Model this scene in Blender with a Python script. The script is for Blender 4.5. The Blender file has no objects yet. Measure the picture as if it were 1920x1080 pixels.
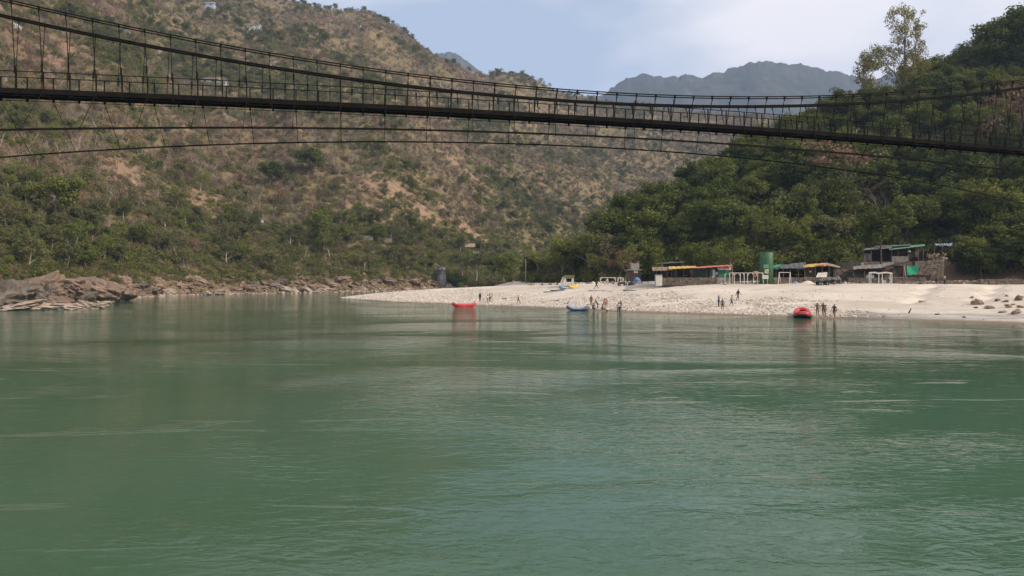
import bpy, bmesh, math, random
import numpy as np
from mathutils import Vector, Matrix, Euler

# ------------------------------------------------------------------ camera, sky, sun, exposure
sc = bpy.context.scene
F, HOR, CX, CAMZ = 1350.0, 515.0, 960.0, 6.0      # pixel focal length, horizon row, centre column, eye height
cam_d = bpy.data.cameras.new("camera")
cam = bpy.data.objects.new("camera", cam_d)
sc.collection.objects.link(cam)
cam.location = (0, 0, CAMZ)
cam.rotation_euler = (math.radians(90), 0, 0)
cam_d.sensor_width = 36.0
cam_d.lens = 36.0 * F / 1920.0
cam_d.shift_y = -(540.0 - HOR) / 1920.0
cam_d.clip_start, cam_d.clip_end = 0.5, 20000
sc.camera = cam

SUN_EL, SUN_AZ = 35.0, 114.0                       # azimuth clockwise from the view direction (+Y)
wd = bpy.data.worlds.new("World"); sc.world = wd; wd.use_nodes = True
nt = wd.node_tree; nt.nodes.clear()
wo = nt.nodes.new("ShaderNodeOutputWorld"); bg = nt.nodes.new("ShaderNodeBackground")
sky = nt.nodes.new("ShaderNodeTexSky"); sky.sky_type = 'NISHITA'; sky.sun_disc = False
sky.sun_elevation = math.radians(SUN_EL); sky.sun_rotation = math.radians(SUN_AZ)
sky.altitude = 400; sky.air_density = 1.0; sky.dust_density = 2.2; sky.ozone_density = 1.4
tc = nt.nodes.new("ShaderNodeTexCoord")
sep = nt.nodes.new("ShaderNodeSeparateXYZ"); nt.links.new(tc.outputs['Generated'], sep.inputs[0])
zc = nt.nodes.new("ShaderNodeMath"); zc.operation = 'MAXIMUM'; nt.links.new(sep.outputs['Z'], zc.inputs[0]); zc.inputs[1].default_value = 0.02
za = nt.nodes.new("ShaderNodeMath"); za.operation = 'ADD'; nt.links.new(zc.outputs[0], za.inputs[0]); za.inputs[1].default_value = 0.12
dv = nt.nodes.new("ShaderNodeVectorMath"); dv.operation = 'DIVIDE'
cmb = nt.nodes.new("ShaderNodeCombineXYZ")
for k in ('X', 'Y', 'Z'): nt.links.new(za.outputs[0], cmb.inputs[k])
nt.links.new(tc.outputs['Generated'], dv.inputs[0]); nt.links.new(cmb.outputs[0], dv.inputs[1])
cn = nt.nodes.new("ShaderNodeTexNoise"); cn.inputs['Scale'].default_value = 0.62; cn.inputs['Detail'].default_value = 6; cn.inputs['Roughness'].default_value = 0.52
cmap = nt.nodes.new("ShaderNodeMapping"); cmap.inputs['Location'].default_value = (0.35, 1.3, 0.2)
nt.links.new(dv.outputs[0], cmap.inputs[0]); nt.links.new(cmap.outputs[0], cn.inputs['Vector'])
cr = nt.nodes.new("ShaderNodeValToRGB"); cr.color_ramp.elements[0].position = 0.43; cr.color_ramp.elements[1].position = 0.60
cr.color_ramp.elements[0].color = (0, 0, 0, 1); cr.color_ramp.elements[1].color = (0.7, 0.7, 0.7, 1)
nt.links.new(cn.outputs['Fac'], cr.inputs[0])
hz = nt.nodes.new("ShaderNodeMix"); hz.data_type = 'RGBA'; hz.inputs['Factor'].default_value = 0.55
hz.inputs['B'].default_value = (5.0, 5.75, 6.9, 1)      # high thin haze veils the blue
nt.links.new(sky.outputs[0], hz.inputs['A'])
mx = nt.nodes.new("ShaderNodeMix"); mx.data_type = 'RGBA'
nt.links.new(cr.outputs[0], mx.inputs['Factor']); nt.links.new(hz.outputs['Result'], mx.inputs['A'])
mx.inputs['B'].default_value = (9.5, 8.7, 8.5, 1)
nt.links.new(mx.outputs['Result'], bg.inputs['Color']); bg.inputs['Strength'].default_value = 0.10
nt.links.new(bg.outputs[0], wo.inputs[0])

sun_d = bpy.data.lights.new("sun", 'SUN'); sun_d.energy = 3.5; sun_d.angle = math.radians(2.5); sun_d.color = (1.0, 0.87, 0.70)
sun = bpy.data.objects.new("sun", sun_d); sc.collection.objects.link(sun)
_e, _a = math.radians(SUN_EL), math.radians(SUN_AZ)
SUNV = Vector((math.cos(_e) * math.sin(_a), math.cos(_e) * math.cos(_a), math.sin(_e)))
sun.rotation_euler = SUNV.to_track_quat('Z', 'Y').to_euler()
sc.view_settings.view_transform = 'Standard'; sc.view_settings.look = 'None'
sc.view_settings.exposure = 0.55; sc.view_settings.gamma = 1.0; sc.view_settings.use_curve_mapping = False
sc.render.engine = 'CYCLES'
sc.cycles.max_bounces = 6; sc.cycles.diffuse_bounces = 2; sc.cycles.glossy_bounces = 2; sc.cycles.transmission_bounces = 2
sc.cycles.transparent_max_bounces = 6; sc.cycles.volume_bounces = 0
sc.cycles.use_denoising = True

# ------------------------------------------------------------------ helpers
C = sc.collection
rng = np.random.default_rng(7); random.seed(7)

def P(x, y, Y): return Vector(((x - CX) / F * Y, Y, CAMZ + (HOR - y) / F * Y))

def _hash(ix, iy, s):
    n = (ix.astype(np.int64) * 374761393 + iy.astype(np.int64) * 668265263 + s * 974634777) & 0xffffffff
    n = ((n ^ (n >> 13)) * 1274126177) & 0xffffffff
    n = (n ^ (n >> 16)) & 0xffffffff
    return n / 4294967295.0
def vnoise(x, y, s=0):
    x = np.asarray(x, float); y = np.asarray(y, float)
    ix = np.floor(x); iy = np.floor(y); fx = x - ix; fy = y - iy
    fx = fx * fx * (3 - 2 * fx); fy = fy * fy * (3 - 2 * fy)
    a = _hash(ix, iy, s); b = _hash(ix + 1, iy, s); c = _hash(ix, iy + 1, s); d = _hash(ix + 1, iy + 1, s)
    return (a + (b - a) * fx) * (1 - fy) + (c + (d - c) * fx) * fy
def fbm(x, y, s=0, oct=4):
    r = 0; a = 0.5; t = 0
    for k in range(oct):
        r = r + a * vnoise(x, y, s + k * 17); t += a; a *= 0.5; x = x * 2.03 + 5.1; y = y * 2.03 + 1.7
    return r / t - 0.5
def ridged(x, y, s=0, oct=4):
    r = 0; a = 0.5; t = 0
    for k in range(oct):
        r = r + a * (1 - np.abs(2 * vnoise(x, y, s + k * 13) - 1)); t += a; a *= 0.5; x = x * 2.1 + 3.3; y = y * 2.1 + 9.1
    return r / t

def mesh_np(name, verts, faces, mats=(), mat_idx=None, smooth=False):
    """verts Nx3, faces list of index tuples or an MxK array"""
    me = bpy.data.meshes.new(name)
    if isinstance(faces, np.ndarray):
        k = faces.shape[1]; m = len(faces)
        me.vertices.add(len(verts)); me.vertices.foreach_set('co', np.asarray(verts, np.float32).ravel())
        me.loops.add(m * k); me.loops.foreach_set('vertex_index', faces.astype(np.int32).ravel())
        me.polygons.add(m); me.polygons.foreach_set('loop_start', np.arange(0, m * k, k, dtype=np.int32))
        me.update(calc_edges=True); me.validate()
    else:
        me.from_pydata([tuple(v) for v in verts], [], [tuple(f) for f in faces]); me.update()
    for mt in mats: me.materials.append(mt)
    if mat_idx is not None: me.polygons.foreach_set('material_index', np.asarray(mat_idx, np.int32))
    me.polygons.foreach_set('use_smooth', [smooth] * len(me.polygons))
    return me

def link(name, me, parent=None, loc=None):
    o = bpy.data.objects.new(name, me); C.objects.link(o)
    if parent is not None: o.parent = parent
    if loc is not None: o.location = loc
    return o
def tag(o, label=None, cat=None, group=None, kind=None):
    if label: o['label'] = label
    if cat: o['category'] = cat
    if group: o['group'] = group
    if kind: o['kind'] = kind
    return o
def thing(name, label, cat, loc, rz=0, group=None):
    o = bpy.data.objects.new(name, None); C.objects.link(o); o.empty_display_size = 0.3
    o.location = loc; o.rotation_euler = (0, 0, rz)
    o['kind'] = 'thing'
    return tag(o, label, cat, group)
def copy_tree(o, parent=None):
    c = o.copy(); C.objects.link(c); c.parent = parent
    for ch in [q for q in o.children]: copy_tree(ch, c)
    return c

class MB:
    """collects shapes in world space; build() makes ONE mesh object, local to its parent's location"""
    def __init__(s): s.v = []; s.f = []
    def add(s, vs, fs):
        o = len(s.v); s.v += [tuple(v) for v in vs]; s.f += [tuple(i + o for i in f) for f in fs]; return s
    def box(s, x0, x1, y0, y1, z0, z1, jit=0):
        vs = [(x, y, z) for z in (z0, z1) for y in (y0, y1) for x in (x0, x1)]
        if jit: vs = [tuple(c + random.uniform(-jit, jit) for c in v) for v in vs]
        return s.add(vs, [(0, 2, 3, 1), (4, 5, 7, 6), (0, 1, 5, 4), (2, 6, 7, 3), (0, 4, 6, 2), (1, 3, 7, 5)])
    def bar(s, a, b, w, h=None, up=(0, 0, 1)):
        a = Vector(a); b = Vector(b); h = h or w; d = (b - a).normalized(); up = Vector(up)
        r = d.cross(up)
        if r.length < 1e-3: r = d.cross(Vector((0, 1, 0)))
        r.normalize(); u = r.cross(d).normalized(); r *= w / 2; u *= h / 2
        vs = [p + q for p in (a, b) for q in (-r - u, r - u, r + u, -r + u)]
        return s.add(vs, [(3, 2, 1, 0), (4, 5, 6, 7), (0, 1, 5, 4), (1, 2, 6, 5), (2, 3, 7, 6), (3, 0, 4, 7)])
    def tube(s, pts, r, n=6, cap=True):
        pts = [Vector(p) for p in pts]; m = len(pts)
        rs = list(np.interp(np.linspace(0, 1, m), np.linspace(0, 1, len(r)), r)) if hasattr(r, '__len__') else [r] * m
        vs = []; ref = Vector((0.31, 0.17, 0.93))
        for i, p in enumerate(pts):
            d = (pts[min(i + 1, m - 1)] - pts[max(i - 1, 0)]).normalized()
            a = d.cross(ref)
            if a.length < 0.05: a = d.cross(Vector((1, 0, 0)))
            a.normalize(); b = d.cross(a)
            for k in range(n):
                t = 2 * math.pi * k / n; vs.append(p + (a * math.cos(t) + b * math.sin(t)) * rs[i])
        fs = [(i * n + k, i * n + (k + 1) % n, (i + 1) * n + (k + 1) % n, (i + 1) * n + k) for i in range(m - 1) for k in range(n)]
        if cap: fs += [tuple(range(n - 1, -1, -1)), tuple((m - 1) * n + k for k in range(n))]
        return s.add(vs, fs)
    def lathe(s, c, prof, n=24):
        c = Vector(c); vs = []; m = len(prof)
        for r, z in prof:
            for k in range(n):
                t = 2 * math.pi * k / n; vs.append(c + Vector((r * math.cos(t), r * math.sin(t), z)))
        fs = [(i * n + k, i * n + (k + 1) % n, (i + 1) * n + (k + 1) % n, (i + 1) * n + k) for i in range(m - 1) for k in range(n)]
        fs += [tuple(range(n - 1, -1, -1)), tuple((m - 1) * n + k for k in range(n))]
        return s.add(vs, fs)
    def sheet(s, a, b, c, d, nu=10, nv=4, th=0.05, amp=0.06, seed=0):
        """wavy slab: a,b front edge; c,d back edge (c behind b, d behind a)"""
        a, b, c, d = map(Vector, (a, b, c, d)); top = []
        for j in range(nv + 1):
            for i in range(nu + 1):
                u, v = i / nu, j / nv
                p = (a * (1 - u) + b * u) * (1 - v) + (d * (1 - u) + c * u) * v
                e = float(fbm(np.array(u * 5.0 + seed), np.array(v * 3.0 + seed), seed, 3)) * 2 * amp + 0.3 * amp * math.cos(i * math.pi)
                top.append(p + Vector((0, 0, e)))
        bot = [p - Vector((0, 0, th)) for p in top]; N = len(top); w = nu + 1; fs = []
        for j in range(nv):
            for i in range(nu):
                q = (j * w + i, j * w + i + 1, (j + 1) * w + i + 1, (j + 1) * w + i)
                fs.append(q); fs.append(tuple(N + k for k in reversed(q)))
        ring = [i for i in range(w)] + [j * w + nu for j in range(1, nv + 1)] + [nv * w + i for i in range(nu - 1, -1, -1)] + [j * w for j in range(nv - 1, 0, -1)]
        for k in range(len(ring)):
            p, q = ring[k], ring[(k + 1) % len(ring)]; fs.append((q, p, p + N, q + N))
        return s.add(top + bot, fs)
    def build(s, name, mat, parent=None, smooth=False):
        off = parent.matrix_basis.translation if parent is not None else Vector((0, 0, 0))
        if parent is not None and parent.parent is not None: off = Vector((0, 0, 0)); q = parent
        if parent is not None:
            off = Vector((0, 0, 0)); q = parent
            while q is not None: off = off + Vector(q.location); q = q.parent
        vs = [(v[0] - off.x, v[1] - off.y, v[2] - off.z) for v in s.v]
        return link(name, mesh_np(name, vs, s.f, [mat], smooth=smooth), parent)

# ------------------------------------------------------------------ materials
def mat(name, c1, c2=None, rough=0.8, scale=4.0, detail=5, bump=0.0, bscale=None, spec=0.3, metal=0.0, c3=None, coord='Object', rnd=0.0, stretch=(1, 1, 1), ramp=(0.35, 0.65)):
    m = bpy.data.materials.new(name); m.use_nodes = True; t = m.node_tree; b = t.nodes['Principled BSDF']
    b.inputs['Roughness'].default_value = rough; b.inputs['Specular IOR Level'].default_value = spec; b.inputs['Metallic'].default_value = metal
    col = None
    co = t.nodes.new('ShaderNodeTexCoord'); mp = t.nodes.new('ShaderNodeMapping'); mp.inputs['Scale'].default_value = stretch
    t.links.new(co.outputs[coord], mp.inputs[0])
    if c2 is not None:
        n = t.nodes.new('ShaderNodeTexNoise'); n.inputs['Scale'].default_value = scale; n.inputs['Detail'].default_value = detail; n.inputs['Roughness'].default_value = 0.6
        t.links.new(mp.outputs[0], n.inputs['Vector'])
        r = t.nodes.new('ShaderNodeValToRGB'); e = r.color_ramp.elements
        e[0].position, e[1].position = ramp; e[0].color = (*c1, 1); e[1].color = (*c2, 1)
        if c3 is not None:
            q = e.new(min(0.98, ramp[1] + 0.12)); q.color = (*c3, 1)
        t.links.new(n.outputs['Fac'], r.inputs[0]); col = r.outputs[0]
    if rnd:
        oi = t.nodes.new('ShaderNodeObjectInfo'); hs = t.nodes.new('ShaderNodeHueSaturation')
        mr = t.nodes.new('ShaderNodeMapRange'); mr.inputs['To Min'].default_value = 1 - rnd; mr.inputs['To Max'].default_value = 1 + rnd
        t.links.new(oi.outputs['Random'], mr.inputs['Value']); t.links.new(mr.outputs[0], hs.inputs['Value'])
        if col is not None: t.links.new(col, hs.inputs['Color'])
        else: hs.inputs['Color'].default_value = (*c1, 1)
        col = hs.outputs[0]
    if col is not None: t.links.new(col, b.inputs['Base Color'])
    else: b.inputs['Base Color'].default_value = (*c1, 1)
    if bump:
        n2 = t.nodes.new('ShaderNodeTexNoise'); n2.inputs['Scale'].default_value = bscale or scale * 3; n2.inputs['Detail'].default_value = 6
        t.links.new(mp.outputs[0], n2.inputs['Vector'])
        bp = t.nodes.new('ShaderNodeBump'); bp.inputs['Strength'].default_value = 0.9; bp.inputs['Distance'].default_value = bump
        t.links.new(n2.outputs['Fac'], bp.inputs['Height']); t.links.new(bp.outputs[0], b.inputs['Normal'])
    return m

def leaf_mat(name, c1, c2, c3, trans=0.3):
    m = bpy.data.materials.new(name); m.use_nodes = True; t = m.node_tree; b = t.nodes['Principled BSDF']
    b.inputs['Roughness'].default_value = 0.65; b.inputs['Specular IOR Level'].default_value = 0.15
    oi = t.nodes.new('ShaderNodeObjectInfo'); co = t.nodes.new('ShaderNodeTexCoord')
    n = t.nodes.new('ShaderNodeTexNoise'); n.inputs['Scale'].default_value = 0.9; n.inputs['Detail'].default_value = 3
    t.links.new(co.outputs['Object'], n.inputs['Vector'])
    ad = t.nodes.new('ShaderNodeMath'); ad.operation = 'MULTIPLY_ADD'; ad.inputs[1].default_value = 0.75; ad.inputs[2].default_value = -0.12
    t.links.new(n.outputs['Fac'], ad.inputs[0])
    a2 = t.nodes.new('ShaderNodeMath'); a2.operation = 'MULTIPLY_ADD'; a2.inputs[1].default_value = 0.5
    t.links.new(oi.outputs['Random'], a2.inputs[0]); t.links.new(ad.outputs[0], a2.inputs[2])
    r = t.nodes.new('ShaderNodeValToRGB'); e = r.color_ramp.elements
    e[0].position = 0.15; e[0].color = (*c1, 1); e[1].position = 0.5; e[1].color = (*c2, 1); q = e.new(0.85); q.color = (*c3, 1)
    t.links.new(a2.outputs[0], r.inputs[0]); t.links.new(r.outputs[0], b.inputs['Base Color'])
    tr = t.nodes.new('ShaderNodeBsdfTranslucent'); t.links.new(r.outputs[0], tr.inputs['Color'])
    ms = t.nodes.new('ShaderNodeMixShader'); ms.inputs[0].default_value = trans
    t.links.new(b.outputs[0], ms.inputs[1]); t.links.new(tr.outputs[0], ms.inputs[2])
    t.links.new(ms.outputs[0], t.nodes['Material Output'].inputs['Surface'])
    return m

M = {}
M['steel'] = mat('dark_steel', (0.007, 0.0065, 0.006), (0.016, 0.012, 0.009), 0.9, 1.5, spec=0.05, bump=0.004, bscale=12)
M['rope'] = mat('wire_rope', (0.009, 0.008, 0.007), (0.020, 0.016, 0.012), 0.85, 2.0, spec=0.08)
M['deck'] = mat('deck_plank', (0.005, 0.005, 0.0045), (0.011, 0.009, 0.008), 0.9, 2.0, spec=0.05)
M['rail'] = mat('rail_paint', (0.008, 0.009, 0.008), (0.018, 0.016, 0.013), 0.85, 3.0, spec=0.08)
M['concrete'] = mat('weathered_concrete', (0.20, 0.19, 0.17), (0.32, 0.30, 0.27), 0.9, 1.2, bump=0.03)
M['leaf_dark'] = leaf_mat('leaf_dark', (0.042, 0.06, 0.014), (0.082, 0.105, 0.019), (0.145, 0.162, 0.028))
M['leaf_mid'] = leaf_mat('leaf_mid', (0.074, 0.092, 0.018), (0.122, 0.142, 0.025), (0.175, 0.187, 0.036))
M['leaf_lime'] = leaf_mat('leaf_lime', (0.115, 0.14, 0.03), (0.16, 0.185, 0.04), (0.22, 0.23, 0.052), 0.4)
M['leaf_olive'] = leaf_mat('leaf_olive', (0.11, 0.105, 0.045), (0.16, 0.145, 0.062), (0.215, 0.185, 0.085))
M['leaf_pale'] = leaf_mat('leaf_pale', (0.19, 0.18, 0.055), (0.26, 0.235, 0.075), (0.34, 0.28, 0.13), 0.4)
M['leaf_hill'] = leaf_mat('leaf_hill', (0.075, 0.088, 0.032), (0.125, 0.132, 0.045), (0.185, 0.18, 0.066))
M['leaf_brown'] = leaf_mat('leaf_brown', (0.15, 0.10, 0.06), (0.215, 0.145, 0.09), (0.28, 0.195, 0.125), 0.25)
M['leaf_rust'] = leaf_mat('leaf_rust', (0.15, 0.085, 0.055), (0.22, 0.128, 0.085), (0.29, 0.18, 0.12), 0.25)
M['twig'] = mat('grey_twig', (0.21, 0.165, 0.125), (0.34, 0.275, 0.21), 0.9, 2.0, rnd=0.3)
M['twig_red'] = mat('brown_twig', (0.175, 0.115, 0.08), (0.27, 0.18, 0.13), 0.9, 2.0, rnd=0.3)
M['bark'] = mat('brown_bark', (0.07, 0.052, 0.038), (0.15, 0.115, 0.085), 0.9, 3.0, bump=0.02, rnd=0.25)
M['bark_pale'] = mat('pale_bark', (0.24, 0.20, 0.15), (0.40, 0.34, 0.27), 0.85, 2.0, bump=0.02, rnd=0.2)
M['bark_dark'] = mat('dark_bark', (0.03, 0.024, 0.02), (0.06, 0.048, 0.038), 0.9, 3.0, bump=0.02)
M['straw'] = leaf_mat('dry_grass', (0.20, 0.16, 0.08), (0.27, 0.215, 0.115), (0.33, 0.27, 0.16), 0.25)
M['rock'] = mat('bank_rock', (0.12, 0.082, 0.058), (0.26, 0.185, 0.132), 0.92, 0.6, bump=0.35, bscale=1.1, c3=(0.34, 0.255, 0.19), rnd=0.3)
M['rock_grey'] = mat('grey_rock', (0.09, 0.075, 0.06), (0.18, 0.145, 0.112), 0.9, 0.6, bump=0.3, bscale=1.3, rnd=0.25)
M['rock_pale'] = mat('washed_rock', (0.22, 0.172, 0.132), (0.36, 0.29, 0.23), 0.9, 0.8, bump=0.08, bscale=1.5, rnd=0.2)
M['cobble'] = mat('river_cobble', (0.46, 0.40, 0.335), (0.64, 0.57, 0.485), 0.9, 1.5, rnd=0.25)
M['boulder'] = mat('brown_boulder', (0.20, 0.145, 0.105), (0.34, 0.26, 0.20), 0.9, 1.6, bump=0.04, bscale=5, rnd=0.15)
M['stone'] = mat('dry_stone', (0.085, 0.068, 0.05), (0.21, 0.17, 0.13), 0.92, 1.5, bump=0.03, bscale=5)
M['white'] = mat('white_paint', (0.42, 0.395, 0.35), (0.60, 0.57, 0.51), 0.6, 3.0)
M['redtube'] = mat('red_rubber', (0.42, 0.022, 0.028), (0.54, 0.04, 0.04), 0.42, 2.0, spec=0.45)
M['bluetube'] = mat('blue_rubber', (0.16, 0.22, 0.34), (0.24, 0.31, 0.43), 0.45, 2.0, spec=0.45)
M['blacktube'] = mat('black_rubber', (0.012, 0.012, 0.014), (0.03, 0.03, 0.034), 0.5, 2.0)
M['yellowtube'] = mat('yellow_rubber', (0.62, 0.38, 0.03), (0.75, 0.5, 0.06), 0.45, 2.0)
M['yellow'] = mat('yellow_tarp', (0.40, 0.26, 0.06), (0.58, 0.38, 0.09), 0.7, 1.0)
M['red'] = mat('red_tarp', (0.50, 0.10, 0.07), (0.42, 0.18, 0.11), 0.75, 1.2)
M['redpaint'] = mat('red_paint', (0.52, 0.03, 0.03), None, 0.6)
M['thatch'] = mat('thatch', (0.16, 0.115, 0.075), (0.30, 0.225, 0.15), 0.95, 2.5, bump=0.03, bscale=9)
M['slate'] = mat('grey_tarp', (0.055, 0.056, 0.064), (0.11, 0.108, 0.11), 0.75, 1.0, bump=0.02)
M['tin'] = mat('old_tin', (0.15, 0.14, 0.13), (0.27, 0.245, 0.215), 0.6, 1.2, bump=0.015, bscale=6)
M['tin_green'] = mat('green_sheet', (0.075, 0.21, 0.13), (0.12, 0.28, 0.18), 0.55, 1.2)
M['green_net'] = mat('green_tarp', (0.012, 0.23, 0.13), (0.025, 0.30, 0.17), 0.7, 1.5)
M['green_tank'] = mat('green_tank_paint', (0.038, 0.10, 0.045), (0.062, 0.145, 0.062), 0.5, 1.0, bump=0.01)
M['green_wall'] = mat('green_wall_paint', (0.022, 0.12, 0.062), (0.04, 0.16, 0.085), 0.7, 1.5)
M['darkgreen'] = mat('dark_green_sheet', (0.018, 0.035, 0.02), (0.035, 0.055, 0.03), 0.7, 1.5)
M['wood'] = mat('brown_wood', (0.085, 0.055, 0.035), (0.17, 0.115, 0.075), 0.85, 3.0)
M['darkwood'] = mat('dark_plank', (0.028, 0.023, 0.018), (0.06, 0.048, 0.036), 0.9, 3.0)
M['blue'] = mat('blue_tarp', (0.06, 0.13, 0.32), (0.12, 0.20, 0.42), 0.65, 1.0)
M['bluewhite'] = mat('pale_blue_sheet', (0.32, 0.38, 0.48), (0.45, 0.5, 0.58), 0.6, 1.0)
M['tower'] = mat('tower_grey', (0.14, 0.14, 0.138), (0.20, 0.198, 0.192), 0.75, 0.5, bump=0.02, stretch=(1, 1, 0.3))
M['black'] = mat('black_plastic', (0.012, 0.012, 0.013), (0.03, 0.03, 0.03), 0.5, 3.0)
M['orange'] = mat('orange_plastic', (0.62, 0.13, 0.03), None, 0.5)
M['chrome'] = mat('wheel_hub', (0.35, 0.34, 0.33), None, 0.35, metal=0.6)
M['net'] = mat('grey_fence', (0.09, 0.095, 0.095), (0.15, 0.15, 0.145), 0.6, 3.0)

M['bluecanopy'] = mat('faded_blue_tarp', (0.13, 0.17, 0.25), (0.22, 0.26, 0.34), 0.7, 1.0)
def cloth(c): 
    k = 'cloth_%d_%d_%d' % tuple(int(v * 100) for v in c)
    if k not in M: M[k] = mat(k, c, tuple(v * 0.75 for v in c), 0.85, 8.0)
    return M[k]
M['skin'] = mat('skin', (0.24, 0.125, 0.075), (0.29, 0.16, 0.10), 0.6, 5.0)
M['hair'] = mat('hair', (0.010, 0.008, 0.007), None, 0.5)

# ------------------------------------------------------------------ the lie of the land (heights over azimuth u = X/Y and distance Y)
def table(xs, vals, sm=3):
    ug = np.arange(-2.4, 2.4001, 0.01)
    v = np.interp(ug, [(x - CX) / F for x in xs], vals)
    k = np.exp(-0.5 * (np.arange(-4 * sm, 4 * sm + 1) / sm) ** 2); k /= k.sum()
    vp = np.pad(v, 4 * sm, mode='edge'); v = np.convolve(vp, k, 'valid')
    return lambda u: np.interp(u, ug, v)
def sstep(a, b, x): t = np.clip((x - a) / (b - a), 0, 1); return t * t * (3 - 2 * t)

LX = [-2200, -1400, -700, -300, 0, 120, 240, 400, 640, 760, 830, 900, 960, 1100, 1250, 1400, 1700]
L_base = table(LX, [60, 72, 92, 112, 140, 160, 186, 217, 243, 262, 285, 312, 345, 430, 520, 600, 700], 2)
SX = [-2200, -700, -300, 0, 200, 400, 540, 640, 690, 725, 760, 800, 830, 870, 900, 960, 1000, 1040, 1090, 1140, 1250, 1400, 1700]
L_sky = table(SX, [420, 470, 520, 600, 700, 800, 830, 850, 850, 850, 845, 835, 825, 820, 830, 900, 920, 930, 940, 950, 980, 1000, 1050], 3)
L_v = table(SX, [0.72, .66, .62, .57, .49, .425, .381, .371, .366, .358, .338, .313, .297, .290, .279, .286, .276, .259, .250, .240, .228, .224, .21], 1)

def z_left(u, Y):
    u = np.asarray(u, float); Y = np.asarray(Y, float)
    yb, ys, v = L_base(u), L_sky(u), L_v(u); X = u * Y
    t = (Y - yb) / (ys - yb); zs = CAMZ + v * ys - 3.0
    bank = 4.6 * sstep(0, 15, Y - yb) - 0.25 * np.clip(yb - Y, 0, 12)
    tt = np.clip((Y - yb - 12) / (ys - yb - 12), 0, 1)
    body = (zs - 4.6) * (0.86 * tt + 0.14 * tt * tt * (3 - 2 * tt)) 
    body = body - np.clip(Y - ys, 0, 1e9) * 0.28 
    w = sstep(0.03, 0.35, t) * (1 - 0.75 * sstep(0.8, 1.0, t))
    # spurs and gullies run down the slope: quick variation along the contour, slow up the slope
    s = u * 420.0
    big = (ridged(s / 95.0 + 0.35 * fbm(X / 160, Y / 160, 3), Y / 420.0, 5, 3) - 0.55) * 46.0 * w
    med = fbm(X / 34.0, Y / 34.0, 9, 4) * 15.0 * (0.25 * sstep(0, 0.05, t) + w)
    rock = fbm(X / 4.5, Y / 4.5, 21, 3) * 3.0 * sstep(-2, 3, Y - yb) * (1 - sstep(14, 30, Y - yb))
    return bank + body + big + med + rock
RX = [960, 1000, 1135, 1230, 1350, 1500, 1635, 1770, 1920, 2180, 2580, 3100, 4200]
R_toe = table(RX, [300, 230, 182, 172, 165, 160, 158, 156, 150, 132, 110, 92, 72], 2)
R_sky = table(RX, [330, 262, 215, 215, 225, 230, 235, 245, 260, 265, 250, 230, 200], 2)
R_z = table(RX, [3.5, 5.5, 14, 22, 34, 47, 55, 69, 90, 112, 128, 130, 120], 2)
def z_right(u, Y):
    u = np.asarray(u, float); Y = np.asarray(Y, float); X = u * Y
    yt, ys, zr = R_toe(u), R_sky(u), R_z(u)
    t = np.clip((Y - yt) / (ys - yt), 0, 1)
    z = 4.4 + (zr - 4.4) * (0.8 * t + 0.2 * t * t * (3 - 2 * t)) - np.clip(yt - Y, 0, 60) * 0.28 - np.clip(Y - ys, 0, 1e9) * 0.05
    return z + fbm(X / 16, Y / 16, 41, 4) * 7.0 * sstep(0.05, 0.4, t) + fbm(X / 5, Y / 5, 43, 3) * 1.2 * sstep(0.0, 0.2, t)
BX = [560, 600, 636, 700, 750, 850, 900, 1000, 1100, 1200, 1300, 1400, 1500, 1600, 1700, 1800, 1920, 2200, 2600, 3200, 4200]
B_w = table(BX, [215, 202, 186, 166, 156, 145, 138, 131, 121, 114, 109.5, 105, 100, 97.3, 94, 91, 86, 76, 66, 54, 42], 1)
B_c = table(BX, [216, 204, 191, 188, 188, 194, 195, 180, 166, 150, 142, 138, 136, 135, 134, 132, 130, 116, 98, 82, 66], 1)
B_z = table(BX, [-1.5, -0.9, 0.05, 1.1, 1.75, 2.3, 2.62, 3.35, 3.75, 4.0, 4.15, 4.2, 4.2, 4.2, 4.2, 4.15, 4.0, 4, 4, 4, 4], 1)
def z_beach(u, Y, fine=True):
    u = np.asarray(u, float); Y = np.asarray(Y, float); X = u * Y
    yw, yc, zc = B_w(u), B_c(u), B_z(u)
    t = (Y - yw) / np.maximum(yc - yw, 1.0)
    up = zc * (np.clip(t, -1, 1) * 0.72 + 0.28 * np.sin(np.clip(t, -1, 1) * math.pi / 2))
    back = np.where(u < 0.0, -np.clip(Y - yc, 0, 60) * 0.10 * sstep(0.03, -0.12, u), 0.0) + np.clip(Y - yc, 0, 80) * 0.012
    z = np.where(t < 1, up, zc + back); z = np.where(u < -0.2435, -3.0, z)
    if fine:
        w = sstep(0.0, 0.12, t) * sstep(-0.25, -0.12, u)
        z = z + w * (fbm(X / 7.0, Y / 5.0, 61, 4) * 0.55 + fbm(X / 1.3, Y / 1.3, 67, 3) * 0.12)
        # gullies washed into the sand at the right
        for gx, gy, gx2, gy2, wd_, dp in ((1748, 536, 1712, 566, 1.3, 0.55), (1872, 538, 1838, 562, 1.2, 0.6)):
            a, b = P(gx, gy, 131), P(gx2, gy2, 108); ax, ay, bx, by = a.x, a.y, b.x, b.y
            L2 = (bx - ax) ** 2 + (by - ay) ** 2; q = np.clip(((X - ax) * (bx - ax) + (Y - ay) * (by - ay)) / L2, 0, 1)
            d = np.hypot(X - ax - q * (bx - ax) + 0.8 * np.sin(Y * 0.7), Y - ay - q * (by - ay))
            z = z - dp * np.exp(-(d / wd_) ** 2)
    return z
def ground(u, Y):
    return np.maximum(np.maximum(z_left(u, Y), z_right(u, Y)), z_beach(u, Y))

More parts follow.
